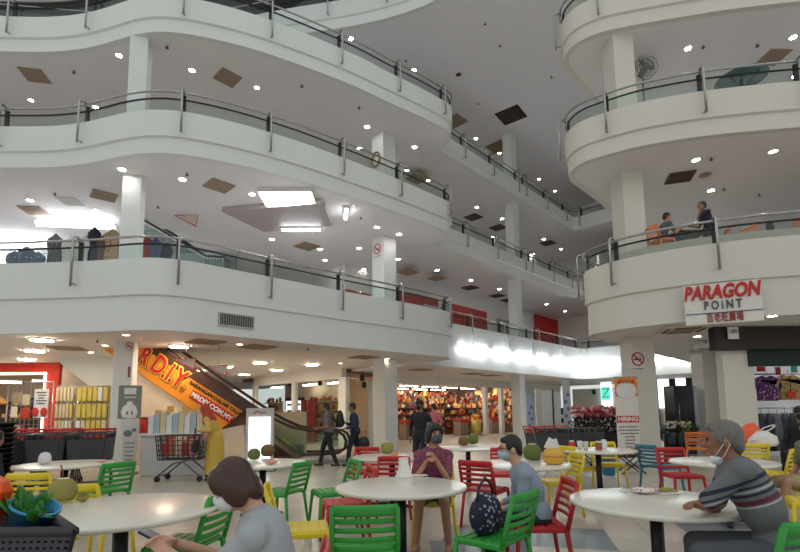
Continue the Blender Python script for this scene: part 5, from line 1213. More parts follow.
# ------------------------------------------------------------------ shopping carts
CARTM = M_('cart_dark', 62, 64, 70, .45); CARTF = M_('cart_frame', 110, 110, 112, .35, metal=.6)
def make_cart(body=CARTM, handle=RED, panel=True):
    t = thing('shopping_cart', 'x', 'shopping cart')
    # basket: front +Y, handle at -Y
    def corner(u, v, k): return Vector((u * (.25 + .04 * k), v * .42 + (-.02 if v < 0 else .05 * k), .46 + .5 * k))
    b = MB()
    for (u0, v0), (u1, v1) in (((-1, -1), (1, -1)), ((1, -1), (1, 1)), ((1, 1), (-1, 1)), ((-1, 1), (-1, -1))):
        nb = 8 if u0 == u1 else 6
        for k in range(nb + 1):
            s = k / nb; lo = corner(u0, v0, 0).lerp(corner(u1, v1, 0), s); hi = corner(u0, v0, 1).lerp(corner(u1, v1, 1), s); b.tube([lo, hi], .012, 4)
        for j in range(6):
            q = j / 5; b.tube([corner(u0, v0, q), corner(u1, v1, q)], .016 if j in (0, 5) else .012, 4)
        a0, a1, a2, a3 = corner(u0, v0, .08), corner(u1, v1, .08), corner(u1, v1, .8), corner(u0, v0, .8)
        nn = (a1 - a0).cross(a3 - a0).normalized() * .004
        if panel: b.add([a0 - nn, a1 - nn, a2 - nn, a3 - nn, a0 + nn, a1 + nn, a2 + nn, a3 + nn], [(3, 2, 1, 0), (4, 5, 6, 7), (0, 1, 5, 4), (1, 2, 6, 5), (2, 3, 7, 6), (3, 0, 4, 7)])
    b.box((0, 0, .46), (.5, .82, .012)); b.build('basket', body, t)
    f = MB()
    for u in (-1, 1): f.tube([(u * .27, -.5, 1.0), (u * .26, -.40, .5), (u * .25, -.2, .44), (u * .24, .1, .38), (u * .25, .42, .12)], .016, 6); f.tube([(u * .25, -.1, .42), (u * .26, -.46, .12)], .016, 6)
    f.tube([(-.25, .42, .12), (.25, .42, .12)], .014, 6); f.build('frame', CARTF, t)
    MB().tube([(-.29, -.5, 1.02), (.29, -.5, 1.02)], .02, 8).build('handle', handle, t)
    MB().box((0, -.44, .92), (.44, .02, .12), rx=.15).build('child_seat_flap', handle, t)
    for u in (-1, 1):
        for y in (.42, -.46): 
            w = MB(); R = Matrix.Rotation(PI / 2, 3, 'Y'); w.lathe([(.03, -.016), (.062, -.016), (.062, .016), (.03, .016)], (u * .25, y, .063), 14, R=R); w.build('wheel', BLACKP, t)
    return t
cart = make_cart()
def put_cart(x, y, deg, label, s=1.0, first=[True], group=None):
    c = cart if first[0] else copy_tree(cart); first[0] = False
    c.location = (x, y, 0); c.rotation_euler.z = math.radians(deg); c['label'] = label; c.scale = (s, s, s)
    if group: c['group'] = group
    return c
ZR = 9.6
for px, n, lab in ((20, 2, 'left'), (53, 3, 'middle'), (92, 2, 'right')):
    for k in range(n):
        p = at_y(px + (0 if n == 2 else 0), 440, ZR)
        put_cart(p.x - k * .16, ZR + k * .3, 180 + 22, 'dark shopping cart with a red handle, %s in the %s row by the red shop' % (('nearest', 'second', 'third')[k], lab), 1.1)
c2 = make_cart(M_('cart_brown', 70, 54, 52, .45), RED, False); c2.location = (-4.72, 10.55, 0); c2.rotation_euler.z = math.radians(92); c2['label'] = 'shopping cart full of red goods pushed by the woman in the mustard dress'
lc = Vector((-4.72, 10.55, 0))
for k in range(10):
    q = MB().bbox((0, 0, .05), (random.uniform(.12, .15), random.uniform(.15, .19), .3 + .06 * (k % 3)), .02).build('grocery_packet', [RED, PAL[5], PAL[2], PAL[0], FL[1]][k % 5]); q.location = (lc.x - .3 + (k % 5) * .14, lc.y - .1 + (k // 5) * .2, .625 + .03 * (k % 3)); q.rotation_euler.z = random.uniform(-.3, .3); tag(q, 'small red or pink grocery packet inside the pushed shopping cart', 'packet', 'groceries in the pushed cart')
for k, px in enumerate((548, 560, 572, 586)):
    p = at_y(px, 440, 11.8); put_cart(p.x, 11.8 + .1 * k, -80, 'dark shopping cart parked in front of the dark planter, %s from the left' % ('first', 'second', 'third', 'fourth')[k])
# stack of black hand baskets at the left edge
for k in range(14):
    p = at_y(1, 440, 8.6); o = thing('hand_basket', 'black hand basket stacked at the left edge of the picture', 'basket', (p.x - .1, 8.6, .02 + k * .088), 0, 'stacked black hand baskets')
    MB().lathe([(.2, 0), (.27, .12), (.285, .12), (.285, .135), (.255, .135), (.19, .015)], n=4, R=Matrix.Rotation(PI / 4, 3, 'Z')).build('body', BLACKP, o); MB().tube([(-.2, .2, .12), (-.2, .21, .14), (.2, .21, .14), (.2, .2, .12)], .008, 5).build('handle', CARTM, o)
# ------------------------------------------------------------------ the shopping trolley in the foreground
bx = thing('trolley_basket', 'dark grey perforated trolley basket in the lower left corner', 'trolley', (-1.98, 2.16, 0))
b = MB(); W2, D2, zt, zb = .58, .30, .93, .58
QB = {(-1, -1): (-.62, -.06), (1, -1): (.59, -.06), (1, 1): (.13, .40), (-1, 1): (-.62, .40)}
def pc(u, v, z): k = (z - zb) / (zt - zb); q = QB[(u, v)]; return Vector((q[0] * (.84 + .16 * k), .17 + (q[1] - .17) * (.84 + .16 * k), z))
for (u0, v0), (u1, v1), n in (((-1, -1), (1, -1), 40), ((1, -1), (1, 1), 22), ((1, 1), (-1, 1), 30), ((-1, 1), (-1, -1), 18)):
    for k in range(n + 1): s = k / n; b.tube([pc(u0, v0, zb).lerp(pc(u1, v1, zb), s), pc(u0, v0, zt).lerp(pc(u1, v1, zt), s)], .011, 4)
    for j in range(14): z = zb + (zt - zb) * j / 13; b.tube([pc(u0, v0, z), pc(u1, v1, z)], .011, 4)
b.prism([tuple(pc(u, v, zb)[:2]) for u, v in ((-1, -1), (1, -1), (1, 1), (-1, 1))], zb, zb + .012); b.build('basket', M_('trolley_grey', 66, 68, 76, .5), bx)
r_ = MB(); ring = [QB[(-1, -1)], QB[(1, -1)], QB[(1, 1)], QB[(-1, 1)]]
for i in range(4): a, c = ring[i], ring[(i + 1) % 4]; r_.tube([(a[0], a[1], zt), (c[0], c[1], zt)], .022, 6)
r_.build('rim', M_('trolley_rim', 56, 58, 64, .45), bx)
f = MB()
for u in (-1, 1):
    for v in (-1, 1): f.tube([pc(u, v, zb), pc(u, v, zb) * .97 - Vector((0, 0, zb * .97 - .12))], .016, 6)
f.build('frame', CARTF, bx)
for u in (-1, 1):
    for v in (-1, 1): MB().lathe([(.03, -.016), (.06, -.016), (.06, .016), (.03, .016)], (pc(u, v, zb).x * .97, pc(u, v, zb).y * .97, .061), 14, R=Matrix.Rotation(PI / 2, 3, 'Y')).build('wheel', BLACKP, bx)
for k in range(3):
    o = MB().bbox((0, 0, .09), (.2, .3, .18), .03).build('red_packet', M_('dark_red_pack', 110, 36, 44)); o.location = (-2.36 + k * .2, 2.3, .615); tag(o, 'dark red packet lying inside the foreground trolley basket', 'packet', 'dark red packets in the trolley')
o = MB().bbox((0, 0, .16), (.34, .12, .40), .04).build('orange_bag', M_('bag_deep_orange', 240, 92, 24, .45)); o.location = (-2.09, 2.27, .83); o.rotation_euler = (0, .35, 0); tag(o, 'flat orange bag leaning in the foreground trolley basket', 'bag')
o = thing('blue_tub', 'blue tub of green leafy vegetables in the foreground trolley basket', 'tub', (-1.80, 2.36, .85), 0); o.rotation_euler = (.1, .38, 0)
MB().lathe([(.07, 0), (.1, .15), (.108, .15), (.108, .16), (.096, .16), (.065, .012), (.001, .01)], n=24).build('tub', M_('tub_blue', 70, 150, 196, .4), o)
lf = MB(); r2 = random.Random(8)
for k in range(26):
    a, e = r2.uniform(0, 6.28), r2.uniform(.5, 1.45); L = r2.uniform(.08, .17); d = Vector((math.cos(a) * math.cos(e), math.sin(a) * math.cos(e), math.sin(e))) * L; c0 = Vector((r2.uniform(-.05, .05), r2.uniform(-.05, .05), .08)); lf.tube([c0, c0 + d * .5, c0 + d * .85, c0 + d * 1.1], [.006, .03, .026, .003], 6, flat=(1, .2))
lf.build('leaves', M_('veg_green', 60, 130, 50), o)
# ------------------------------------------------------------------ the patterned bag on the green chair
o = thing('shoulder_bag', 'navy patterned shoulder bag slumped on the green chair', 'bag', (.66, 3.88, .47), .9)
b = MB(); b.ball((0, 0, .14), (.2, .1, .17), 16, 12).ball((.05, .01, .08), (.17, .11, .1), 14, 10); bake(b, 'bag_body', patterned('bag_navy', (34, 38, 62), (170, 170, 190), 22), o, .012, 4)
MB().tube([(-.14, 0, .24), (-.1, 0, .36), (0, 0, .42), (.1, 0, .36), (.14, 0, .24)], .012, 6).build('strap', M_('strap_navy', 30, 32, 50), o)
# ------------------------------------------------------------------ upper right balconies
ZP = 5.32
q = offset(RC[1], .6)[:62]; poly = [(p.x, p.y) for p in q] + [(q[-1].x + 3.5, q[-1].y + 4), (26, 24), (26, 6)]
struct(MB().prism(poly, ZF[1] + .001, ZP).build('floor_dining', M_('dining_floor', 190, 182, 170, .4)))
def up_at(px, Y): p = at_y(px, 240, Y); return p.x
for px, Y, deg, lab in [(662, 12.1, -80, 'orange chair under the diner nearest the right column'), (716, 12.3, 75, 'orange chair behind the standing diner in dark clothes'), (757, 12.3, -70, 'orange chair left of the seated diner in white'), (790, 12.0, 20, 'orange chair at the right picture edge on the dining balcony'), (776, 12.9, 10, 'orange chair under the seated diner in white')]: chair('orange', up_at(px, Y), Y, deg, lab, ZP)
def sq_table(px, Y, label):
    o = thing('dining_table', label, 'table', (up_at(px, Y), Y, ZP)); MB().bbox((0, 0, .74), (.8, .7, .035), .01).build('tabletop', M_('dining_top', 60, 66, 62, .2), o); MB().tube([(0, 0, .03), (0, 0, .73)], .04, 10).build('pole', GREYM, o); b = MB(); b.tube([(-.32, 0, .03), (.32, 0, .03)], .03, 6).tube([(0, -.3, .03), (0, .3, .03)], .03, 6); b.build('base', BLACKP, o); MB().bbox((0, 0, .715), (.7, .6, .02), .005).build('apron', BLACKP, o)
sq_table(688, 12.5, 'dark dining table between the two diners on the lowest right balcony'); sq_table(797, 12.6, 'dark dining table at the right picture edge on the dining balcony')
p = at_y(645, 68, 13.4); o = thing('pedestal_fan', 'grey fan mounted high beside the right column on the second balcony', 'fan', (p.x, p.y, ZF[2])); zf = p.z - ZF[2]
c = MB()
for rr in (.34, .22, .1): c.tube([(rr * math.cos(k * PI / 12), -.1, zf + rr * math.sin(k * PI / 12)) for k in range(24)], .012, 6, closed=True); c.tube([(rr * math.cos(k * PI / 12) * .96, .06, zf + rr * math.sin(k * PI / 12) * .96) for k in range(24)], .012, 6, closed=True)
for k in range(16): a = k * PI / 8; c.tube([(0, -.12, zf), (.34 * math.cos(a), -.1, zf + .34 * math.sin(a)), (.33 * math.cos(a), .06, zf + .33 * math.sin(a)), (0, .1, zf)], .006, 4)
c.build('guard', GREYM, o)
for k in range(3):
    a = k * 2.094; MB().ball((.15 * math.cos(a), -.02, zf + .15 * math.sin(a)), (.15, .012, .08), 10, 8, Matrix.Rotation(-a, 3, 'Y')).build('blade', M_('fan_blade', 120, 124, 122), o)
MB().lathe([(.09, 0), (.09, .18), (.03, .2)], (0, .08, zf - .03), 12, R=Matrix.Rotation(-PI / 2, 3, 'X')).build('motor', M_('grey_dark', 70, 72, 76), o); MB().tube([(0, .16, .03), (0, .16, zf)], .025, 8).build('pole', GREYM, o); MB().lathe([(.26, 0), (.26, .03), (.05, .06)], (0, .16, 0), 18).build('base', M_('grey_dark', 70, 72, 76), o)
p = at_z(741, 79, ZF[2] + 1.15); o = thing('glass_table', 'round teal glass table seen from below on the second right balcony', 'table', (p.x, p.y, ZF[2])); h = 1.15
MB().lathe([(.001, h - .02), (.56, h - .02), (.57, h - .01), (.56, h), (.001, h)], n=36).build('tabletop', M_('teal_glass', 92, 124, 122, .2), o); MB().tube([(0, 0, .03), (0, 0, h - .02)], .04, 10).build('pole', BLACKP, o); b = MB(); [b.tube([(0, 0, h - .3), (.42 * math.cos(a), .42 * math.sin(a), h - .03)], .015, 6) for a in (.4, 1.97, 3.54, 5.1)]; b.build('brace', BLACKP, o); MB().lathe([(.3, 0), (.3, .03), (.05, .05)], n=20).build('base', BLACKP, o)
# ------------------------------------------------------------------ people
SKIN = M_('skin_tan', 190, 142, 112, .55); SKIN2 = M_('skin_brown', 150, 104, 80, .55); SKIN3 = M_('skin_light', 208, 164, 136, .55)
HB = M_('hair_black', 26, 22, 22, .45); HBR = M_('hair_brown', 66, 40, 33, .28); HG = M_('hair_grey', 112, 109, 103, .6, noise=.2, scale=60)
MASKW = M_('mask_white', 232, 236, 240, .7); MASKB = M_('mask_blue', 176, 200, 220, .7); MASKD = M_('mask_dark', 70, 84, 92, .7); MASKK = M_('mask_black', 28, 28, 30, .7)
EYE = M_('eye_dark', 30, 22, 20, .2); LIP = M_('lips', 150, 84, 76, .5)
def V(*a): return Vector(a)
def ik(a, c, l1, l2, pole):
    d = c - a; L = d.length
    if L > (l1 + l2) * .995: c = a + d * ((l1 + l2) * .995 / L); d = c - a; L = d.length
    t = d / L; x = (l1 * l1 - l2 * l2 + L * L) / (2 * L); h = math.sqrt(max(l1 * l1 - x * x, 0)); p = pole - t * pole.dot(t); p.normalize()
    return a + t * x + p * h, c
def hand(mb, wrist, d, palm_n, side, curl=.5, s=1.0):
    """palm and five fingers; d = pointing direction, palm_n = palm normal, side = +1 thumb towards d x palm_n"""
    d = d.normalized(); n = (palm_n - d * palm_n.dot(d)).normalized(); u = d.cross(n) * side
    R = Matrix((u, d, n)).transposed()
    mb.ball(wrist + d * .045 * s, (.04 * s, .052 * s, .016 * s), 12, 8, R); mb.cap(wrist - d * .02, wrist + d * .02, .024 * s, .024 * s, 8)
    for k, (off, L) in enumerate(((.028, .072), (.01, .08), (-.009, .075), (-.027, .058))):
        p = wrist + d * .08 * s + u * off * s; q = p; a = 0; path = [wrist + d * .05 * s + u * off * s * .8, p]
        for j, f in enumerate((.45, .32, .23)):
            a += curl * (.7 if j == 0 else .8); dd = d * math.cos(a) + n * math.sin(a); q = q + dd * L * f * s; path.append(q)
        for i in range(len(path) - 1): mb.cap(path[i], path[i + 1], .0095 * s, .0085 * s, 7)
    p = wrist + d * .02 * s + u * .03 * s; t1 = (u * .7 + d * .6 + n * .35).normalized(); q = p + t1 * .04 * s; t2 = (u * .25 + d * .85 + n * .5).normalized(); r = q + t2 * .035 * s
    mb.cap(p, q, .0125 * s, .011 * s, 7); mb.cap(q, r, .011 * s, .009 * s, 7)
def rotx(a): return Matrix.Rotation(-a, 3, 'X')     # positive = pitch forward (towards +Y)
def person(label, loc, rz, skin=SKIN, hair='short', hairm=HB, sit=True, lean=0, hunch=0, head_pitch=0, head_yaw=0, hands=None, feet=None, knees=None, scale=1.0, shirt=None, sleeve=.6, pants=None, plen=1.0, shoes=None, mask=None, mask_low=False, near=False, female=True, hip=.53, dress=None, hijab=None, glasses=None, cap=None, shirt_hook=None, poles=None, shrug=0, nk=.07, curl=.5, walk=0, torso=.47):
    o = thing('person', label, 'person', loc, rz); o.scale = (scale,) * 3
    vx = .0085 if near else .0125
    L = math.radians(lean); LH = math.radians(lean + hunch)
    pel = V(0, 0, hip if sit else .90); sd = V(0, math.sin(L), math.cos(L)); sd2 = V(0, math.sin(LH), math.cos(LH))
    mid = pel + sd * (torso * .5); nb = mid + sd2 * (torso * .5); sw = .152 if female else .182
    ch = nb - sd2 * .13
    HP = math.radians(head_pitch); RH = Matrix.Rotation(math.radians(head_yaw), 3, 'Z') @ rotx(HP)
    nd = V(0, math.sin((LH + HP) * .5 + .12), math.cos((LH + HP) * .5 + .12)); neck = nb + nd * nk; hc = neck + RH @ V(0, .025, .115)
    Rs = Matrix.Rotation(-LH, 3, 'X'); Rp = Matrix.Rotation(-L, 3, 'X')
    sh = {s: nb + Rs @ V(s * sw, 0, -.06 + shrug) for s in (-1, 1)}
    hands = hands or {}; feet = feet or {}
    hw = {}; el = {}; kn = {}; an = {}; hp = {}
    ua, fa = (.27, .24) if female else (.29, .255)
    for s in (-1, 1):
        tgt = hands.get(s, sh[s] + V(s * .05, .06 if not sit else .2, -.46)); el[s], hw[s] = ik(sh[s], V(*tgt), ua, fa, (poles or {}).get(s, V(s * .5, -.5, -.8)))
        hp[s] = pel + V(s * .09, 0, -.0)
        if sit:
            k = (knees or {}).get(s, (s * .13, .40, hip - .02)); kn[s] = V(*k); f = feet.get(s, (k[0], k[1] + .02, .08)); an[s] = V(*f)
        else:
            f = feet.get(s, (s * .09, s * walk, .08)); kn[s], an[s] = ik(hp[s], V(*f), .42, .42, V(0, 1, .1))
    def torso_mesh(mb, e):
        mb.ball(pel + V(0, -.01, .02), (.165 + e, .13 + e, .13 + e), 16, 12); mb.ball(mid, (.14 + e, .108 + e, .17 + e), 16, 12, Rp); mb.ball(ch, (.155 + e, .112 + e, .17 + e), 16, 12, Rs)
        for s in (-1, 1): mb.cap(nb - sd2 * .04, sh[s], .06 + e, .056 + e)
    b = MB(); torso_mesh(b, 0)
    b.cap(nb - sd2 * .03, neck + nd * .06, .056 if female else .062, .05)
    for s in (-1, 1):
        b.cap(sh[s], el[s], .046, .037); b.cap(el[s], hw[s], .037, .025)
        fd = (hw[s] - el[s]).normalized(); hand(b, hw[s] + fd * .01, fd, V(-s * .6, 0, -.8), s if True else 1, curl)
        b.cap(hp[s], kn[s], .078, .056); b.cap(kn[s], an[s], .054, .036)
        b.cap(an[s] + V(0, -.03, -.03), an[s] + V(0, .14, -.05), .036, .03)
    H = lambda x, y, z: hc + RH @ V(x, y, z)
    b.ball(H(0, -.005, .02), (.076, .094, .098), 18, 14, RH); b.ball(H(0, .03, -.055), (.056, .06, .06), 14, 10, RH); b.ball(H(0, .06, -.085), (.028, .026, .022), 10, 8, RH)
    b.cap(H(0, .085, .008), H(0, .105, -.026), .010, .016, 8)
    for s in (-1, 1): b.ball(H(s * .077, -.012, -.012), (.012, .022, .034), 10, 8, RH); b.ball(H(s * .036, .07, -.02), (.022, .018, .022), 8, 6, RH)
    bake(b, 'body', skin, o, vx, 4)
    for s in (-1, 1): MB().ball(H(s * .031, .082, .012), (.014, .008, .008), 10, 6, RH).build('eye', EYE, o); MB().cap(H(s * .018, .089, .032), H(s * .046, .082, .03), .005, .004, 6).build('eyebrow', hairm if hairm is not HG else HG, o)
    if not mask or mask_low: MB().ball(H(0, .087, -.058), (.022, .008, .007), 10, 6, RH).build('mouth', LIP, o)
    # hair
    h = MB()
    if hair in ('short', 'bob', 'long', 'tied'):
        h.ball(H(0, -.02, .034), (.085, .094, .096), 18, 12, RH); h.ball(H(0, .045, .082), (.062, .04, .032), 12, 8, RH)
        h.ball(H(0, -.075, -.01), (.068, .036, .075), 14, 10, RH)
        if hair == 'short':
            for s in (-1, 1): h.ball(H(s * .074, .012, .02), (.014, .03, .04), 10, 8, RH)
        if hair == 'bob':
            for s in (-1, 1): h.ball(H(s * .074, -.01, -.03), (.022, .062, .085), 12, 10, RH); h.ball(H(s * .066, .045, .035), (.02, .038, .06), 10, 8, RH)
            h.ball(H(0, -.07, -.045), (.078, .045, .085), 14, 10, RH); h.ball(H(0, .07, .066), (.06, .026, .034), 12, 8, RH)
        if hair in ('long',):
            h.ball(H(0, -.085, -.07), (.085, .05, .13), 14, 10, RH)
            for s in (-1, 1): h.ball(H(s * .075, -.02, -.05), (.022, .05, .1), 12, 10, RH)
        if hair == 'tied': h.ball(H(0, -.12, .0), (.04, .035, .04), 10, 8, RH)
        bake(h, 'hair', hairm, o, vx, 9)
    if hijab:
        h.ball(H(0, -.025, .02), (.095, .105, .115), 18, 12, RH); h.cap(H(0, -.04, -.06), nb + sd2 * -.08, .1, .15); h.ball(nb + sd2 * -.06, (.19, .145, .13), 16, 10, Rs); bake(h, 'headscarf', hijab, o, vx, 5)
    if cap:
        h = MB(); h.ball(H(0, -.012, .045), (.09, .102, .088), 18, 12, RH); h.ball(H(0, .11, .052), (.065, .06, .012), 14, 8, RH); bake(h, 'cap', cap, o, vx, 3)
    if mask:
        m_ = MB(); dz = -.062 if mask_low else 0; q_ = .72 if mask_low else 1.0; m_.ball(H(0, .055 + (.0 if not mask_low else -.012), -.045 + dz), (.066 * q_, .062 * q_, .056 * q_), 16, 12, RH); (None if mask_low else m_.cap(H(0, .1, -.02 + dz), H(0, .1, -.05 + dz), .022, .022, 8))
        bake(m_, 'face_mask', mask, o, vx, 4)
        for s in (-1, 1): MB().tube([H(s * .058, .06, -.03 + dz), H(s * .078, .02, -.01 + dz * .5), H(s * .085, -.015, .01), H(s * .082, -.03, -.02), H(s * .075, .01, -.045 + dz * .7), H(s * .056, .05, -.06 + dz)], .0025, 5).build('ear_loop', mask, o)
    if glasses:
        g = MB()
        for s in (-1, 1): g.tube([H(s * .033 + .024 * math.cos(k * PI / 6), .098, .01 + .018 * math.sin(k * PI / 6)) for k in range(12)], .003, 5, closed=True); g.tube([H(s * .057, .096, .014), H(s * .08, .05, .014), H(s * .082, -.01, .008)], .003, 5)
        g.tube([H(-.009, .1, .012), H(.009, .1, .012)], .003, 5); g.build('glasses', glasses, o)
    # clothes
    if shirt:
        c = MB(); torso_mesh(c, .015)
        for s in (-1, 1):
            if sleeve <= 1: c.cap(sh[s], sh[s].lerp(el[s], sleeve), .06, .057)
            else: c.cap(sh[s], el[s], .06, .05); c.cap(el[s], el[s].lerp(hw[s], sleeve - 1), .05, .038)
        q = bake(c, 'shirt', shirt, o, vx, 5)
        if shirt_hook: shirt_hook(o, nb, sd2, Rs, sh, H, RH)
        cm = MB(); cm.tube([nb + Rs @ V(.062 * math.cos(k * PI / 8), .062 * math.sin(k * PI / 8) + .012, -.012 - .02 * math.sin(k * PI / 8)) for k in range(16)], .011, 6, closed=True); cm.build('collar', shirt, o)
    if pants:
        c = MB(); c.ball(pel + V(0, -.01, .0), (.178, .142, .125), 16, 12)
        for s in (-1, 1):
            if plen <= 1 and plen < .99: c.cap(hp[s], hp[s].lerp(kn[s], plen), .092, .08)
            else: c.cap(hp[s], kn[s], .09, .07); c.cap(kn[s], kn[s].lerp(an[s], min(1, plen - .02 if plen > 1 else .97)), .068, .052)
        bake(c, 'trousers' if plen > .95 else 'shorts', pants, o, vx, 5)
    if dress:
        c = MB(); torso_mesh(c, .02)
        for s in (-1, 1): c.cap(sh[s], el[s], .066, .056); c.cap(el[s], el[s].lerp(hw[s], .85), .056, .046)
        c.cap(pel, V(0, .0, .28), .18, .21); c.tube([V(0, 0, .5), V(0, 0, .14)], [.2, .25], 18, flat=(1, .8)); bake(c, 'long_dress', dress, o, vx, 5)
    sm = shoes or BLACKP
    for s in (-1, 1):
        c = MB(); c.cap(an[s] + V(0, -.045, -.045), an[s] + V(0, .14, -.055), .04, .034); c.ball(an[s] + V(0, .05, -.065), (.044, .12, .02), 12, 8); bake(c, 'shoe', sm, o, .011, 3)
    return o
def striped(name, base, axis, bands):
    """cloth with woven bands across the body; axis = direction in object space, bands = (from, to, rgb)"""
    m = bpy.data.materials.new(name); m.use_nodes = True; nt = m.node_tree; b = nt.nodes['Principled BSDF']; b.inputs['Roughness'].default_value = .85
    tc = nt.nodes.new('ShaderNodeTexCoord'); d = nt.nodes.new('ShaderNodeVectorMath'); d.operation = 'DOT_PRODUCT'; d.inputs[1].default_value = axis; nt.links.new(tc.outputs['Object'], d.inputs[0])
    r = nt.nodes.new('ShaderNodeValToRGB'); r.color_ramp.interpolation = 'CONSTANT'; e = r.color_ramp.elements; e[0].color = (*srgb(*base), 1); e[1].position = .9999; e[1].color = (*srgb(*base), 1)
    for a, c, col in bands:
        q = e.new(a); q.color = (*srgb(*col), 1); q = e.new(c); q.color = (*srgb(*base), 1)
    nt.links.new(d.outputs['Value'], r.inputs['Fac']); nt.links.new(r.outputs['Color'], b.inputs['Base Color']); return m
R_ = math.radians
GREYT = M_('tee_grey', 168, 174, 180, .85, bump=.1, scale=30)
# woman with brown bob, looking down at her phone
p1 = person('woman with a brown bob, white mask and grey T-shirt looking at her phone', (-.585, 2.2, 0), R_(93), SKIN3, 'bob', HBR, scale=.95, hip=.555, lean=0, hunch=14, head_pitch=32, hands={1: (.05, .43, .885), -1: (-.05, .44, .875)}, shirt=GREYT, sleeve=.75, pants=M_('trousers_black', 30, 30, 34, .8), mask=MASKW, near=True, curl=.6)
ph = thing('mobile_phone', 'dark mobile phone held by the woman with the brown bob', 'phone', (-1.09, 2.2, .875), R_(93)); ph.rotation_euler = (.5, 0, R_(93)); MB().bbox((0, 0, 0), (.075, .15, .009), .004).build('case', BLACKP, ph); MB().box((0, 0, .0055), (.068, .14, .002)).build('screen', M_('screen_dark', 60, 66, 76, .15), ph)
hb = thing('handbag', 'black handbag on the lap of the woman with the brown bob', 'bag', (-.95, 2.16, .6), R_(90)); b = MB(); b.ball((0, 0, .07), (.17, .12, .09), 14, 10).ball((0, 0, .04), (.16, .11, .06), 14, 8); bake(b, 'bag_body', BLACKP, hb, .012, 3); MB().tube([(-.1, 0, .13), (-.05, .02, .2), (.05, .02, .2), (.1, 0, .13)], .01, 6).build('strap', BLACKP, hb)
# woman in the purple shirt behind the middle table
PURP = patterned('shirt_purple', (128, 62, 88), (150, 110, 130), 40)
person('woman in a purple shirt with a dark mask seated behind the middle table', (.36, 5.38, 0), R_(172), SKIN, 'bob', HB, lean=4, hunch=6, head_pitch=4, head_yaw=28, hands={1: (.08, .27, .86), -1: (-.05, .27, .90)}, shirt=PURP, sleeve=.8, pants=M_('shorts_denim', 70, 92, 124, .8), plen=.8, shoes=M_('shoe_grey', 120, 120, 122), mask=MASKD, knees={1: (.12, .42, .52), -1: (-.13, .42, .52)}, feet={1: (.17, .36, .085), -1: (-.16, .34, .085)}, near=True, curl=.9)
# woman in grey blue
person('woman in a grey blue top with glasses and a pale mask facing left', (1.16, 4.3, 0), R_(84), SKIN3, 'short', HB, lean=8, hunch=18, head_pitch=8, scale=.96, torso=.45, hands={1: (.06, .36, .60), -1: (-.10, .36, .60)}, shirt=M_('top_greyblue', 142, 156, 172, .85, bump=.1, scale=30), sleeve=1.5, pants=M_('trousers_dark', 44, 46, 58, .8), mask=MASKB, glasses=BROWN, near=True)
# grey haired man
LM = R_(21); ax = Vector((0, math.sin(LM), math.cos(LM)))
POLO = striped('polo_grey', (112, 114, 118), tuple(ax), [(.80, .806, (190, 190, 194)), (.815, .84, (104, 46, 62)), (.865, .88, (46, 50, 66)), (.888, .90, (180, 182, 188)), (.908, .92, (46, 50, 66)), (.945, .965, (40, 46, 66))])
POLO2 = POLO
person('grey haired man in a striped grey polo leaning on the near right table', (2.24, 2.96, 0), R_(66), SKIN2, 'short', HG, shrug=.045, nk=.03, hip=.555, lean=16, hunch=10, head_pitch=4, head_yaw=-8, hands={1: (-.06, .40, .80), -1: (.10, .33, .80)}, poles={-1: V(-1, .5, -.25), 1: V(.6, -.2, -.6)}, shirt=POLO, sleeve=.85, pants=M_('trousers_grey', 88, 90, 96, .8), mask=MASKW, mask_low=True, near=True, female=False, torso=.52, scale=1.03, curl=.4)
# woman with trolley
person('woman in a long mustard dress and red headscarf pushing a shopping cart', (-4.02, 10.52, 0), R_(92), SKIN, None, HB, sit=False, lean=16, hunch=10, head_pitch=14, hands={1: (.2, .26, 1.06), -1: (-.2, .26, 1.06)}, dress=M_('dress_mustard', 202, 170, 76, .85), hijab=M_('scarf_red', 176, 66, 46, .85), mask=None)
sb = thing('shoulder_bag', 'small black bag hanging at the side of the woman in the mustard dress', 'bag', (-4.3, 10.15, .62), .2); MB().bbox((0, 0, .12), (.1, .24, .24), .04).build('body', BLACKP, sb); MB().tube([(0, -.1, .22), (0, -.04, .5), (0, .04, .5), (0, .1, .22)], .01, 6).build('strap', BLACKP, sb)
# men walking
PB = M_('cloth_black', 34, 34, 40, .85); NAVY = M_('cloth_navy2', 40, 46, 66, .85)
wp_ = person('man with a grey shirt and black backpack walking past the escalator foot', (-1.92, 12.9, 0), R_(88), SKIN2, 'short', HB, sit=False, lean=3, hunch=5, hands={1: (.2, .25, 1.0), -1: (-.22, .22, 1.02)}, walk=.24, shirt=M_('tee_darkgrey', 104, 104, 104, .85), sleeve=.7, pants=PB, female=False, mask=None, scale=1.0)
bk = thing('backpack', 'black backpack on the back of the man in the grey shirt', 'backpack', (-1.62, 12.9, 1.1), R_(88)); b = MB(); b.ball((0, 0, .14), (.15, .1, .24), 14, 10).ball((0, -.05, .05), (.12, .08, .12), 12, 8); bake(b, 'pack_body', BLACKP, bk, .014, 3)
for s in (-1, 1): MB().tube([(s * .1, .06, .32), (s * .12, .16, .36), (s * .12, .2, .2), (s * .12, .06, .0)], .016, 6).build('strap', BLACKP, bk)
person('man in a dark navy jacket walking left of the middle column', (-1.23, 13.0, 0), R_(88), SKIN2, 'short', HB, sit=False, lean=2, hunch=6, hands={1: (.16, .26, 1.12), -1: (-.2, .2, 1.0)}, walk=-.18, shirt=NAVY, sleeve=1.9, pants=PB, female=False, scale=1.0)
o = thing('carrier_bag', 'black carrier bag in the hand of the man in the navy jacket', 'bag', (-.98, 12.82, .42)); b = MB(); b.ball((0, 0, .18), (.16, .12, .18), 12, 10); bake(b, 'bag_body', BLACKP, o, .014, 3); MB().tube([(-.06, 0, .32), (-.04, 0, .5), (.04, 0, .5), (.06, 0, .32)], .008, 6).build('handle', BLACKP, o)
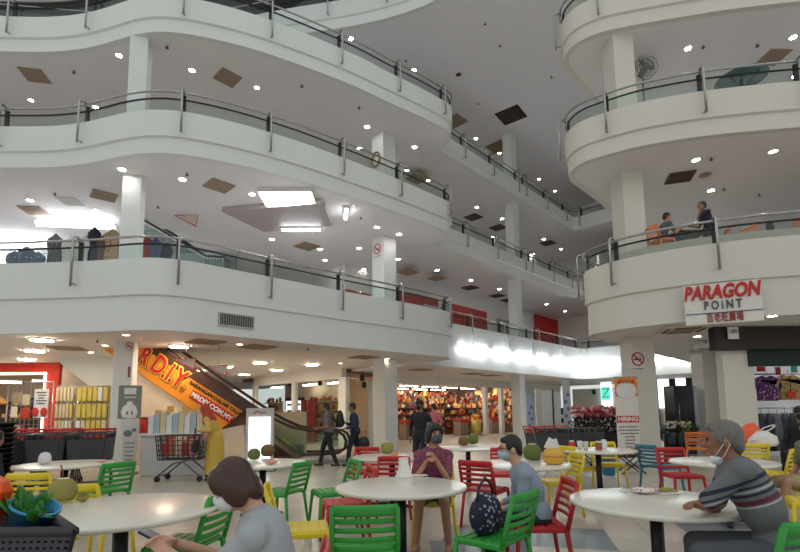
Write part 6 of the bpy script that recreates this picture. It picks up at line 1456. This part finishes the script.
person('person in black with a cap standing behind the woman in the purple shirt', (.44, 10.8, 0), R_(150), SKIN2, 'short', HB, sit=False, hands={}, shirt=PB, sleeve=1.9, pants=PB, cap=PB, female=False, mask=MASKK)
person('shopper in a pink top at the front of the bright store', (1.08, 15.6, 0), R_(20), SKIN, 'tied', HB, sit=False, shirt=M_('top_pink', 206, 110, 130, .8), sleeve=.6, pants=NAVY)
# seated people at the edges
person('man in dark clothes with a black cap and mask seated at the far right', (7.5, 9.05, 0), R_(120), SKIN2, 'short', HB, lean=2, hunch=5, shirt=PB, sleeve=1.8, pants=PB, cap=PB, mask=MASKK, female=False, scale=1.1, head_yaw=20)
person('person in tan shorts seated at the right edge of the picture', (4.98, 5.92, 0), R_(88), SKIN, 'short', HB, lean=-4, shirt=M_('tee_olive', 120, 116, 96, .8), sleeve=.7, pants=M_('shorts_tan', 180, 156, 118, .8), plen=.78, female=False, knees={1: (.15, .43, .50), -1: (-.14, .43, .54)}, feet={1: (.15, .40, .085), -1: (-.14, .5, .085)}, shoes=M_('shoe_dark', 40, 38, 40))
person('person in black seated at the left edge of the picture', (-5.25, 5.95, 0), R_(-15), SKIN2, 'short', HB, lean=16, hunch=14, head_pitch=10, shirt=PB, sleeve=1.7, pants=PB, female=False)
# diners on the lowest right balcony
person('diner with dark hair seated facing right on the lowest right balcony', (up_at(662, 12.4), 12.4, ZP), R_(-88), SKIN, 'short', HB, lean=10, hunch=12, hands={1: (.1, .42, .8), -1: (-.1, .42, .8)}, shirt=M_('tee_slate', 90, 96, 100, .8), sleeve=.7, pants=PB, female=False, scale=1.04)
person('diner in dark blue standing by the orange chair on the lowest right balcony', (up_at(710, 12.42), 12.42, ZP), R_(80), SKIN2, 'short', HB, sit=False, lean=6, hunch=10, hands={1: (.12, .36, 1.02), -1: (-.05, .2, 1.42)}, shirt=NAVY, sleeve=.7, pants=PB, female=False, scale=.99)
person('diner in a white shirt seated near the right edge of the lowest right balcony', (up_at(775, 12.95), 12.95, ZP), R_(10), SKIN, 'long', HB, lean=8, hunch=8, shirt=M_('tee_white', 214, 208, 198, .8), sleeve=.8, pants=PB)
# ------------------------------------------------------------------ light
w = bpy.data.worlds.new('world'); sc.world = w; w.use_nodes = True
bg = w.node_tree.nodes['Background']; bg.inputs['Color'].default_value = (0.95, 0.985, 0.97, 1); bg.inputs['Strength'].default_value = 0.72
def area(name, loc, rot, size, power, col=(1, 1, 1)):
    d = bpy.data.lights.new(name, 'AREA'); d.energy = power; d.color = col; d.shape = 'RECTANGLE'; d.size = size[0]; d.size_y = size[1]
    o = bpy.data.objects.new(name, d); C.objects.link(o); o.location = loc; o.rotation_euler = rot
    return o
sc.view_settings.view_transform = 'Standard'
sc.view_settings.look = 'None'
sc.view_settings.exposure = 0.0
sc.view_settings.gamma = 1.0
sc.view_settings.use_curve_mapping = False
bpy.context.view_layer.update()
